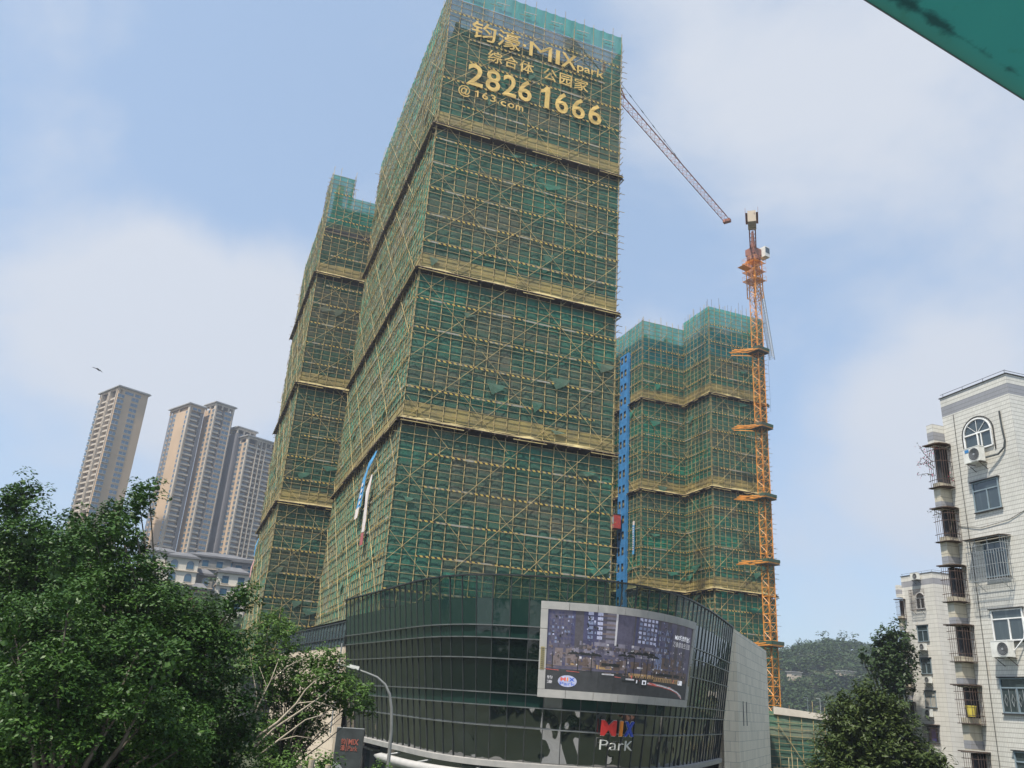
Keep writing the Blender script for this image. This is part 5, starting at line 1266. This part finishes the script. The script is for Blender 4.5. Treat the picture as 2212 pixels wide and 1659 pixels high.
# far left fig (behind), middle fig, near fig
FG='fig trees on the left side of the street'
l1=[(22,1108,42),(58,1062,36),(30,1090,30,1),(90,1160,55),(10,1190,60),(150,1180,45,1),(60,1250,75),(165,1130,26,1),(160,1250,60),(20,1320,80),(110,1330,80),(210,1210,50)]
def back(outline,x0,x1,y1,step,r,dep):
    ox=[p[0] for p in outline]; oy=[p[1] for p in outline]; out=[]; x=x0
    while x<=x1:
        y=float(np.interp(x,ox,oy))+r*1.25
        while y<y1: out.append((x+random.uniform(-12,12),y+random.uniform(-12,12),r,dep)); y+=step
        x+=step
    return out
OUT=[(0,1130),(60,1130),(120,1150),(200,1180),(290,1170),(340,1260),(420,1320),(500,1340),(560,1400),(575,1700)]
l1+=back(OUT,0,200,1700,78,50,2.5)
tree('fig_tree','dark fig tree at the left edge with a rounded tuft sticking up into the sky',at(70,1500,37)[:2],lob(l1,36,k=.92,jit=1.8),.16,1.9,'leafA','bark',.45,FG,ragged=.0,puff=.56,limb=.13,fill=.45)
l2=[(322,1060,27,-.5),(300,1080,28),(290,1112,30),(252,1100,22),(240,1130,30),(262,1150,32),(170,1150,26),(205,1165,30),(228,1190,48),(290,1180,36),(150,1222,60),(310,1235,52),(240,1270,70),(345,1290,52),(380,1330,60),(300,1350,80),(200,1370,85),(420,1350,44),(455,1340,40),(500,1318,30),(530,1292,28),(510,1300,20),(468,1392,58),(525,1400,36),(400,1420,80),(505,1460,55),(300,1470,90),(430,1520,85),(530,1520,42),(520,1590,50),(200,1500,95),(340,1600,95),(470,1640,80)]
l2+=back(OUT,190,520,1720,72,44,2.5)
tree('fig_tree','large spreading fig tree with a branch tuft reaching up before the slender far tower',at(330,1560,32)[:2],lob(l2,31,k=.88,jit=2.2),.14,1.9,'leafA','bark',.5,FG,ragged=.0,puff=.56,limb=.13,fill=.45)
l3=[(30,1360,60),(100,1340,60),(150,1300,52),(70,1420,80),(200,1400,60),(170,1480,70),(300,1400,50),(350,1440,60),(60,1540,100),(160,1590,80),(270,1520,60),(330,1540,60),(40,1660,100),(200,1680,90),(360,1600,50),(420,1600,45),(320,1680,90),(120,1450,60)]
l3+=back([(0,1420),(380,1480),(470,1620)],0,440,1740,80,48,1.8)
tree('fig_tree','nearest fig tree filling the lower left corner with sunlit leaf heads',at(140,1640,24)[:2],lob(l3,24.5,k=.92,jit=1.6),.12,1.8,'leafA','bark',.5,FG,ragged=.0,puff=.56,limb=.13,fill=.45)
# thinner lighter tree by the mall with pale bare limbs
l4=[(575,1350,22),(600,1345,20,1),(560,1390,30),(620,1375,26),(600,1420,34),(570,1450,34),(640,1430,28),(690,1440,34),(715,1425,24),(735,1470,30),(700,1480,38),(745,1500,30),(760,1530,28),(715,1520,34),(785,1490,14),(795,1525,15),(670,1520,40),(665,1570,30),(650,1580,34),(640,1480,30),(600,1500,26),(590,1570,26),(570,1620,26),(615,1620,22)]
l4+=back([(560,1410),(640,1420),(770,1490)],575,690,1640,58,30,1.6)
o4=tree('street_tree','light green sparse tree with pale pruned limbs standing before the left mall wing',at(600,1640,36)[:2],lob(l4,36.5,k=.95,jit=.8),.15,1.3,'leafB','bark',.2,None,ragged=.10,fill=.30,puff=.46,limb=.18)
mb=MB(); b4=np.array(o4.location); P4=lambda x,y,d=35.2: at(x,y,d)-b4
for pts,r_ in (([(545,1600),(600,1560),(640,1520),(660,1490),(690,1462)],.10),([(545,1620),(590,1575),(650,1535),(700,1500),(722,1480)],.09),([(550,1640),(600,1600),(660,1555),(710,1540)],.08),([(535,1580),(560,1520),(585,1470),(600,1430)],.07),([(545,1560),(555,1500),(545,1450),(540,1420)],.05),([(585,1470),(620,1440),(660,1420)],.045),([(640,1520),(680,1515),(730,1530)],.05),([(560,1520),(575,1480),(560,1440)],.04),([(600,1600),(640,1590),(700,1600)],.05)):
    q=[P4(*p) for p in pts]; r_*=.62; mb.tube(q,[r_*(1-.75*i/(len(q)-1)) for i in range(len(q))],6)
mb.build('bare_limb','barkpale',o4,smooth=True)
# shrub with sawn logs at the foot of the picture
def shrub(label,px,py,D,r,leaf='leafB',name='shrub'):
    c=at(px,py,D); o=thing(name,label,'shrub',(c[0],c[1],0)); z=c[2]
    mb=MB(); rr=random.Random(int(px))
    for k in range(6): mb.tube([(0,0,0),(rr.uniform(-.2,.2)*r,rr.uniform(-.2,.2)*r,z*.6),(rr.uniform(-.7,.7)*r,rr.uniform(-.7,.7)*r,z+rr.uniform(-.2,.5)*r)],[.07,.05,.02],5)
    mb.build('stem','bark',o)
    fast_mesh('foliage',crown([((0,0,z),r*.75),((r*.5,0,z+r*.3),r*.5),((-r*.5,.1,z+.1*r),r*.55)],.13,.7,.45,.2,ragged=.5),leaf,o); return o
shrub('bright green leafy treetop at the bottom edge beside the dark totem sign',695,1668,33,.62)
shrub('small bright treetop at the bottom edge right of the dark totem sign',815,1672,33,.40)
shrub('bright cut tree regrowing with leaves at the bottom between fig trees and sign',590,1662,30,.75)
for k,(x,y) in enumerate(((640,1652),(668,1640),(703,1652))):
    c=at(x,y,31); t=thing('sawn_trunk',['pale sawn trunk end poking up, leftmost of three at the bottom edge','pale sawn trunk end poking up, middle of three at the bottom edge','pale sawn trunk end poking up beside the totem sign'][k],'sawn trunk',(c[0],c[1],0),0,'sawn trunk ends at the bottom edge')
    mb=MB(); mb.tube([(0,0,0),(0,.1,c[2]*.6),(.1,0,c[2])],[.14,.12,.10],8); mb.build('stem','barkpale',t)
    mb=MB(); mb.tube([(.1,0,c[2]),(.1,0,c[2]+.01)],.098,8); mb.build('cut_face','ledge',t)
# right hand trees
c4x=lambda x,y:((2950+x/2.013)*.5486,(2200+y/2.013)*.5486)
def l4c(lst): return [(*c4x(a,b),r*.2725) if len(q)==3 else (*c4x(a,b),r*.2725,q[3]) for q in lst for a,b,r in [q[:3]]]
l5=[(950,1050,75),(900,1130,90),(1020,1140,90),(740,1160,75),(780,1230,90),(700,1320,100),(880,1250,120),(1060,1260,110),(1180,1230,80),(1200,1330,110),(680,1440,110),(640,1540,90),(800,1420,140),(980,1400,140),(1160,1450,120),(700,1600,130),(860,1580,150),(1050,1570,150),(1220,1560,110),(1320,1560,90),(1400,1590,90),(1480,1620,80),(1350,1660,120),(1150,1690,150),(600,1680,90),(950,1720,160),(760,1730,140)]
tree('mango_tree','broad olive green tree in front of the farther tiled block',at(1880,1640,56)[:2],lob(l4c(l5),55),.30,1.0,'leafC','bark',.5,None,asp=.34,ragged=.2)
l6=[(1140,600,70),(1090,640,60),(1040,680,60),(1180,680,80),(1100,740,90),(1000,760,60),(920,790,50),(890,770,35),(960,830,50),(1010,880,50),(1120,840,110),(1200,820,90),(1090,930,80),(1180,960,90),(1140,1030,60),(1230,1000,60)]
tree('tall_tree','tall darker tree rising behind the broad one against the farther tiled block edge',at(1965,1560,88)[:2],lob(l4c(l6),86),.38,.85,'leafD','bark',.5,None,ragged=.3,fill=.35)
# forest on the hills: nobody could count the trees
def forest(name,fn,n,x0,x1,y0,y1,smin,smax,label,seed,vis=None,leafn='leafH'):
    rg=np.random.default_rng(seed); out=[]; k=0
    while k<n:
        x=rg.uniform(x0,x1); y=rg.uniform(y0,y1); h=fn(x,y)
        if h<1 or (vis and not vis(x,y)): k+=.2; continue
        k+=1; r=rg.uniform(smin,smax); c=np.array([x,y,h+r*.7])
        m=55; v=rg.normal(size=(m,3)); v/=np.linalg.norm(v,axis=1)[:,None]; v[:,2]=np.abs(v[:,2])
        out.append(leaves(c+v*r*rg.uniform(.6,1.1,m)[:,None]*np.array([1,1,.9]),v,r*.42,.7))
        if rg.random()<.1:
            c2=c+np.array([rg.uniform(-1,1),0,r*1.3]); v=v[:30]; out.append(leaves(c2+v*r*.7*rg.uniform(.5,1.1,30)[:,None],v,r*.32,.7))
    o=fast_mesh(name,np.concatenate(out),leafn,None,kind='stuff'); tag(o,label,'forest'); return o
forest('hill_forest',hR,2300,60,330,380,620,2.4,4.6,'hazy wooded hill beyond the low netted building at right',5,vis=lambda x,y: .30<x/y<.56)
forest('hillside_forest',hL,1300,-230,-40,180,420,2.2,4.2,'wooded slope around the villas beyond the fig trees',6)
# bougainvillea and ivy growing out of the cages
def cage_plant(label,pts,leafn,bl,name='balcony_plant'):
    o=thing(name,label,'balcony plant',WL,WAZ); mb=MB(); out=[];fl=[]
    for q in pts:
        q=[np.array(p,float) for p in q]; mb.tube(q,[.015]*(len(q)-1)+[.005],4)
        for a,b in zip(q,q[1:]):
            m=22; t=RNG.uniform(0,1,m)[:,None]; pp=a+(b-a)*t+RNG.normal(size=(m,3))*.07; out.append(pp[:11]); fl.append(pp[11:])
    mb.build('twig','bark',o)
    P_=np.concatenate(out); fast_mesh('foliage',leaves(P_,RNG.normal(size=P_.shape),.075,.7),leafn,o)
    if bl: P_=np.concatenate(fl); fast_mesh('blossom',leaves(P_,RNG.normal(size=P_.shape),.07,.8),'bloom',o)
    return o
cage_plant('bougainvillea with magenta blossom growing out of the topmost bowed cage',[[(-.8,4.2,20.2),(-1.3,4.2,20.5),(-1.8,4.2,20.3)],[(-.8,4.2,20.6),(-1.3,4.2,21.0),(-1.6,4.2,21.4)],[(-.8,4.1,19.9),(-1.4,4.1,19.9),(-2.0,4.1,19.7)],[(-.8,4.1,20.3),(-1.5,4.1,20.7),(-1.95,4.1,20.2)],[(-.3,3.8,21.3),(-.9,3.9,21.2),(-1.2,4.0,20.9)],[(-.2,3.7,19.7),(-.6,3.7,20.0)]],'leafD',True)
cage_plant('trailing green creeper growing out of the second bowed cage',[[(-.8,4.1,17.9),(-1.2,4.1,18.1),(-1.55,4.1,17.9)],[(-.5,3.9,17.1),(-.4,3.8,17.7),(-.2,3.8,18.1)],[(-.8,4.1,17.8),(-1.3,4.1,17.7)]],'leafD',False)

# ------------------------------------------------------------------ street lamp, totem sign, low netted building, light poles
lp=[(-3.92,36.79,0),(-3.93,36.79,3),(-3.92,36.79,5.25),(-3.94,36.78,6.6),(-4.03,36.78,7.4),(-4.17,36.77,7.95),(-4.40,36.75,8.32),(-4.76,36.69,8.58),(-5.2,36.62,8.72),(-5.72,36.55,8.86)]
o=thing('street_lamp','tall grey street lamp with bent arm and flat white head before the mall','street lamp',(-3.92,36.79,0))
b=np.array(o.location); mb=MB(); mb.tube([np.array(p)-b for p in lp],[.11,.09,.075,.07,.065,.06,.055,.05,.045,.04],10); mb.build('pole','lampgrey',o,smooth=True)
h0=np.array([-5.55,36.57,8.80])-b; h1=np.array([-6.62,36.41,9.02])-b; hd=(h1-h0)/np.linalg.norm(h1-h0); hs=np.cross(hd,[0,0,1]); hs/=np.linalg.norm(hs)
def slab(mb,a,c,w0,w1,t0,t1,mi=0):
    up=np.cross(hs,hd); up=up if up[2]>0 else -up
    mb.hexa([a-hs*w0,a+hs*w0,c+hs*w1,c-hs*w1,a-hs*w0+up*t0,a+hs*w0+up*t0,c+hs*w1+up*t1,c-hs*w1+up*t1],mi)
mb=MB(); slab(mb,h0,h1,.13,.16,.07,.05); slab(mb,h0,h0+hd*.42,.12,.12,.15,.13); mb.build('lamp_head','white',o)
mb=MB(); slab(mb,h0+hd*.5-np.array([0,0,.02]),h1-hd*.08-np.array([0,0,.02]),.10,.12,.015,.015); mb.build('lens','grey_metal',o)
mb=MB(); mb.tube([(0,0,0),(0,0,.5)],[.2,.16],8); mb.build('pole_base','grey_metal',o)
# totem
tp=at(747,1610,45); TA=R(3); o=thing('totem_sign','dark grey totem sign with red lettering and a pale quarter disc at the mall corner','sign',(-7.42,44.38,0),TA)
mb=MB(); mb.box(0,0,0,1.32,.5,6.25,0); mb.build('panel','lead',o)
mb=MB(); mb.box(-.012,-.006,0,0,.506,6.26); mb.box(0.0,0.0,6.251,1.32,.5,6.27); mb.build('edge_trim','grey_metal',o)
mb=MB(); n_=14; pts=[(0.02,2.6)]+[(0.02+.92*math.sin(t),2.6+2.15*math.cos(t)) for t in np.linspace(0,PI/2,n_)]
for (a,b_),(c_,d_) in zip(pts[1:],pts[2:]): mb.poly([(0.02,-.012,2.6),(a,-.012,b_),(c_,-.012,d_)][::-1])
mb.box(0.02,-.012,.2,.94,-.004,2.6); mb.build('pale_disc','galv',o)
ft=lambda x,y,d:(x,-.012-d,y)
M['redtext']=simple('dull red lettering',(.40,.13,.09),(.3,.09,.07),4,.4)
mb=MB(); put_text(mb,'钧',.27,.49,5.52,5.78,ft,.01,.01); put_text(mb,'濠',.27,.49,5.24,5.49,ft,.01,.01); mb.box(.54,-.03,5.22,.57,-.005,5.80); put_text(mb,'MIX',.63,1.12,5.52,5.78,ft,.02,.01); put_text(mb,'Park',.63,1.10,5.24,5.47,ft,0,.01); mb.build('lettering','redtext',o)
# low netted building at right
LBO=(38.7,124.0); o=thing('low_netted_building','low building site wrapped in green netting below the wooded hill','building under construction',(LBO[0],LBO[1],0),R(-13))
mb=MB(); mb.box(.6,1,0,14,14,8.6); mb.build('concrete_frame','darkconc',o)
P=new_parts(); scaffold_face(P,(0,0),(1,0),(0,-1),14,1.5,9.1,[],51,'net',bay=1.5,diag=False,top_open=2.6,stick=True)
sf=P['rails'].build('scaffold_rail','rail',o)
for mb,pm in P['up']: mb.build('upright_pole',pm,sf)
P['net'].build('safety_net','netTowerB',o); P['nettop'].build('top_net','netLeft',o)
mb=MB(); mb.hexa([(1.0,-.3,8.75),(9.3,-.3,8.3),(9.3,1.5,8.3),(1.0,1.5,8.75),(1.0,-.3,9.75),(9.3,-.3,9.0),(9.3,1.5,9.0),(1.0,1.5,9.75)]); mb.build('roof_slab','villa',o)
mb=MB(); mb.tube([(1.5,-.4,7.5),(5.5,-.4,1.6)],.05,4); mb.build('bracing','rail',o)
mb=MB(); mb.tube([(7.0,-.4,6.5),(10.0,-.4,1.6)],.05,4); mb.build('bracing','rail',o)
sc_=thing('bamboo_platform','bare bamboo platform with upright poles at the foot of the low netted building','scaffold platform',(LBO[0]-.3,LBO[1]-4,0),R(-13))
rr=random.Random(12)
for k in range(16):
    mb=MB(); x=.2+k*.72+rr.uniform(-.2,.2); mb.tube([(x,rr.uniform(-.5,.5),0),(x+rr.uniform(-.1,.1),0,2.2+rr.uniform(0,1.9))],.05,4); mb.build('pole','bamboo_pale',sc_)
for z in (1.2,1.75,2.15):
    mb=MB(); mb.tube([(-.3,-.5,z),(12,-.5,z+rr.uniform(-.1,.1))],.06,4); mb.build('rail','bamboo_pale',sc_)
for k in range(2):
    x,y=((460,1105),(560,1112))[k]; c=at(*c4x(x,y),180); o=thing('light_pole',['thin white light pole before the wooded hill, nearer the crane','thin white light pole before the wooded hill, nearer the trees'][k],'light pole',(c[0],c[1],0),0,'light poles below the hill')
    mb=MB(); mb.tube([(0,0,0),(0,0,c[2])],[.10,.06],6); mb.build('pole','white',o)
    mb=MB(); mb.box(-.75,-.08,c[2]-.02,.05,.08,c[2]+.08); mb.build('lamp_head','white',o)
for k,(x,y,w_,h_) in enumerate(((385,905,3.4,2.6),(800,895,5.0,1.0))):
    d_=300.0
    while d_<560:
        c=at(*c4x(x,y),d_)
        if hR(c[0],c[1])+3.5>c[2]: break
        d_+=1.0
    c=at(*c4x(x,y),d_-9); o=thing('hill_hut',['small pale house showing among the trees on the hill','long pale wall showing among the trees on the hill'][k],'house',(c[0]-w_,c[1],c[2]-h_),R(20))
    mb=MB(); mb.box(0,0,-1.5,w_*2,4,h_*1.1); mb.build('wall','cream',o)
    mb=MB(); mb.box(-.5,-.5,h_*1.1,w_*2+.5,4.5,h_*1.1+.4); mb.build('roof','cornice',o)
# ------------------------------------------------------------------ bird
c=at(211,797,60); o=thing('bird','dark swallow like bird gliding alone in the sky at left','bird',tuple(c),R(15))
ax=[np.array(v) for v in (RT_,UP,FW)]
def B3(x,y,d=0): return tuple(ax[0]*x+ax[1]*y+ax[2]*d)
mb=MB(); 
body=[(B3(-.16,.06),.02),(B3(-.08,.035),.055),(B3(0,0),.075),(B3(.07,-.06),.05),(B3(.12,-.14),.02)]
mb.tube([p for p,r in body],[r for p,r in body],8)
for s,tip,mid in ((-1,(-.52,.16),(-.28,.13)),(1,(.44,-.33),(.26,-.10))):
    a=(-.10,.06) if s<0 else (.02,.02); b_=(.0,-.04) if s<0 else (.05,-.08)
    mb.poly([B3(*a),B3(*mid,-.05),B3(*tip,-.02),B3((mid[0]+b_[0])/2,(mid[1]+b_[1])/2-.03),B3(*b_)]); mb.poly([B3(*a,.02),B3(*b_,.02),B3((mid[0]+b_[0])/2,(mid[1]+b_[1])/2-.03,.02),B3(*tip,.0),B3(*mid,-.03)])
mb.poly([B3(.07,-.05),B3(.17,-.17),B3(.10,-.20),B3(.03,-.08)])
o.rotation_euler=(0,0,0); mb.build('body',simple('black plumage',(.03,.03,.035),None,2,.7),o); o.scale=(.8,.8,.8)
# ------------------------------------------------------------------ green roof of the footbridge overhead
def atz(x,y,z): v=ray(x,y); return np.array([0,0,EYE])+v*((z-EYE)/v[2])
e0=atz(1866,0,10.2); e1=atz(2212,217,10.2); ed=(e1-e0)/np.linalg.norm(e1-e0); ed2=ed[:2]; en=np.array([ed2[1],-ed2[0]])
if en@(atz(2212,0,10.2)[:2]-e0[:2])<0: en=-en
m_,t_,b_=mk('mildewed green roof sheet'); g=G(t_); ob=g.obj(); X,Y,Z=g.sep(ob); Y=g.math('ABSOLUTE',Y)
band=g.math('ADD',g.math('MULTIPLY',g.noise(ob,7,5,.7,(1,1,1)),.085),g.math('MULTIPLY',g.noise(ob,30,3,.6),.03))
dd=g.math('ABSOLUTE',g.math('SUBTRACT',Y,.066)); wdt=g.mr(X,-.2,.75,.045,-.005)
inb=g.mr(g.math('SUBTRACT',g.math('ADD',dd,band),wdt),.040,.062,1,0)
c_=g.mix(g.mr(g.noise(ob,1.6,3,.5),.3,.7),(.040,.20,.185),(.052,.23,.205)); c_=g.mix(g.mr(g.noise(ob,9,5,.7),.58,.75,0,.55),c_,(.04,.13,.075))
c_=g.mix(g.mr(Y,.0,.075,.55,0),c_,(.09,.17,.12)); c_=g.mix(g.math('MULTIPLY',inb,.92),c_,(.012,.026,.028))
g.l(c_,b_.inputs['Base Color']); b_.inputs['Roughness'].default_value=.6
o=thing('footbridge_roof','green mildew stained roof sheet overhanging the top right corner, close to the camera','roof',(float(e0[0]),float(e0[1]),10.2),math.atan2(ed2[1],ed2[0]))
sg=1 if (np.array([-ed2[1],ed2[0]])@en)>0 else -1
mb=MB(); 
if sg>0: mb.box(-2.5,0.004,0,3.5,2.6,.012)
else: mb.box(-2.5,-2.6,0,3.5,-.004,.012)
b_.inputs['Roughness'].default_value=.6
tr_=g.n('ShaderNodeBsdfTranslucent'); g.l(g.mix(.22,c_,(.15,.56,.56)),tr_.inputs[0]); ms_=g.n('ShaderNodeMixShader'); ms_.inputs[0].default_value=.62; g.l(b_.outputs[0],ms_.inputs[1]); g.l(tr_.outputs[0],ms_.inputs[2]); g.l(ms_.outputs[0],t_.nodes['Material Output'].inputs[0])
sh=mb.build('roof_sheet',m_,o)
if sg<0: print('NEG roof')
mb=MB(); mb.box(-2.5,min(0,sg*.004),-.002,3.5,max(0,sg*.004),.016); mb.build('edge_lip','lead',o)
# ------------------------------------------------------------------ unseen street trees and a block, added outside the frame for the mall glass to mirror
def low_tree(p,h,r,label,grp,name='street_tree',lf='leafA'):
    o=thing(name,label,'tree',(p[0],p[1],.14),0,grp); mb=MB(); mb.tube([(0,0,0),(.1,0,h*.4),(0,.1,h*.65)],[.16,.13,.10],8); mb.build('trunk','bark',o)
    fast_mesh('crown',crown([((0,0,h-r*.9),r),((r*.7,.2,h-r*1.1),r*.7),((-r*.7,-.2,h-r*1.05),r*.75),((0,.7*r,h-r*1.2),r*.7)],.28,.5,.4,.5),lf,o); return o
def copy_tree(src,loc,rz,sc_=1.0,label=None):
    c=src.copy(); COL.objects.link(c); c.location=loc; c.rotation_euler=(0,0,rz); c.scale=(sc_,)*3
    if label: c['label']=label
    for ch in list(src.children):
        d=ch.copy(); COL.objects.link(d); d.parent=c
    return c
lt=low_tree((-9,25),5.2,2.1,'unseen low tree added below the picture to darken the mall glass reflection','low trees added for the mall glass reflection')
rr=random.Random(77)
for y in (22,28,34,40):
    for k in range(13):
        x=-20+k*4.2+rr.uniform(-.8,.8)
        if abs(x-5)<3.4 or (y==22 and k==3): continue
        copy_tree(lt,(x,y+rr.uniform(-1,1),.14),k*1.3,.84+.03*(k%4))
bt=low_tree((-30,-27),15,5.2,'tall street tree behind the camera, mirrored in the mall glass','tall street trees mirrored in the glass')
for k in range(9): copy_tree(bt,(-20+k*9.5,-27-(k%3)*2,.14),k*1.7,1.0+.06*(k%3))
ob=apt('pinkish balconied apartment block right of the picture, mirrored in the glass',(66,40),17,14,26,38,[('s',0,2),('b',2,7),('s',7,9),('v',9,12),('s',12,14)],[('s',0,1),('b',1,6),('v',6.5,9),('b',9.5,15),('v',15.5,18),('b',18.5,24),('s',24,26)],fh=3.0,body='pinkwall',shade='cream',z_base=2)
del ob["group"]
# parked cars on the street, mirrored only
def car(p,az,col,label):
    o=thing('parked_car',label,'car',(p[0],p[1],.02),az,'cars on the street mirrored in the glass')
    prof=[(-2.2,.35),(-2.25,.75),(-2.0,.95),(-1.35,1.02),(-.75,1.42),(.75,1.45),(1.45,.98),(2.1,.85),(2.25,.6),(2.2,.32)]
    mb=MB(); w_=.86
    n=len(prof); L=[(x,-w_*(.86 if z>1.2 else 1),z) for x,z in prof]; R_=[(x,w_*(.86 if z>1.2 else 1),z) for x,z in prof]
    mb.poly(L); mb.poly(R_[::-1])
    for i in range(n): j=(i+1)%n; mb.poly([L[i],R_[i],R_[j],L[j]])
    mb.build('body',col,o)
    mb=MB(); 
    for s in (-1,1): mb.poly([(-1.2,s*.865,1.02),(1.3,s*.865,1.02),(.7,s*.77,1.40),(-.75,s*.77,1.38)])
    mb.poly([(1.40,-.7,1.03),(1.40,.7,1.03),(.80,.62,1.43),(.80,-.62,1.43)]); mb.build('window','windark',o)
    for x in (-1.4,1.4):
        for s in (-1,1): mb=MB(); mb.tube([(x,s*.70,.32),(x,s*.90,.32)],.32,14); mb.build('wheel','dark',o)
    return o
simple_white=M['white']
for k,(x,y,c,l) in enumerate(((-6,4,'white','white car on the near lane, mirrored in the mall glass'),(3,12,'lead','black car on the far lane, mirrored in the mall glass'),(12,4.5,'bluepanel','blue car on the near lane, mirrored in the mall glass'),(20,12.5,'palecloth','pale car on the far lane, mirrored in the mall glass'))): car((x,y),0 if y<8 else PI,c,l)
# ------------------------------------------------------------------ haze
m_=bpy.data.materials.new('thin summer haze'); m_.use_nodes=True; t_=m_.node_tree; t_.nodes.clear()
pv=t_.nodes.new('ShaderNodeVolumePrincipled'); pv.inputs['Color'].default_value=(.80,.87,1,1); pv.inputs['Density'].default_value=.00036; pv.inputs['Anisotropy'].default_value=.3
mo=t_.nodes.new('ShaderNodeOutputMaterial'); t_.links.new(pv.outputs[0],mo.inputs['Volume'])
M['haze']=m_
mb=MB(); mb.box(-600,-90,-2,620,920,190); o=mb.build('haze','haze'); o['kind']='stuff'; tag(o,'thin pale air haze softening the far towers and the hill','haze')

for (lab,pts) in (('dark cable running down the nearest tiled block beside its windows',[(-.02,3.3,23.0),(-.03,3.32,19),(-.03,3.28,14),(-.03,3.3,8),(-.03,3.3,2)]),('thin cable sagging across the nearest tiled block below the arched window',[(-.02,3.9,17.4),(-.04,2.6,17.1),(-.04,1.0,17.2),(-.02,.05,17.5)])):
    t=thing('wall_cable',lab,'cable',WL,WAZ); mb=MB(); mb.tube(pts,.014,4); mb.build('cable','lead',t)
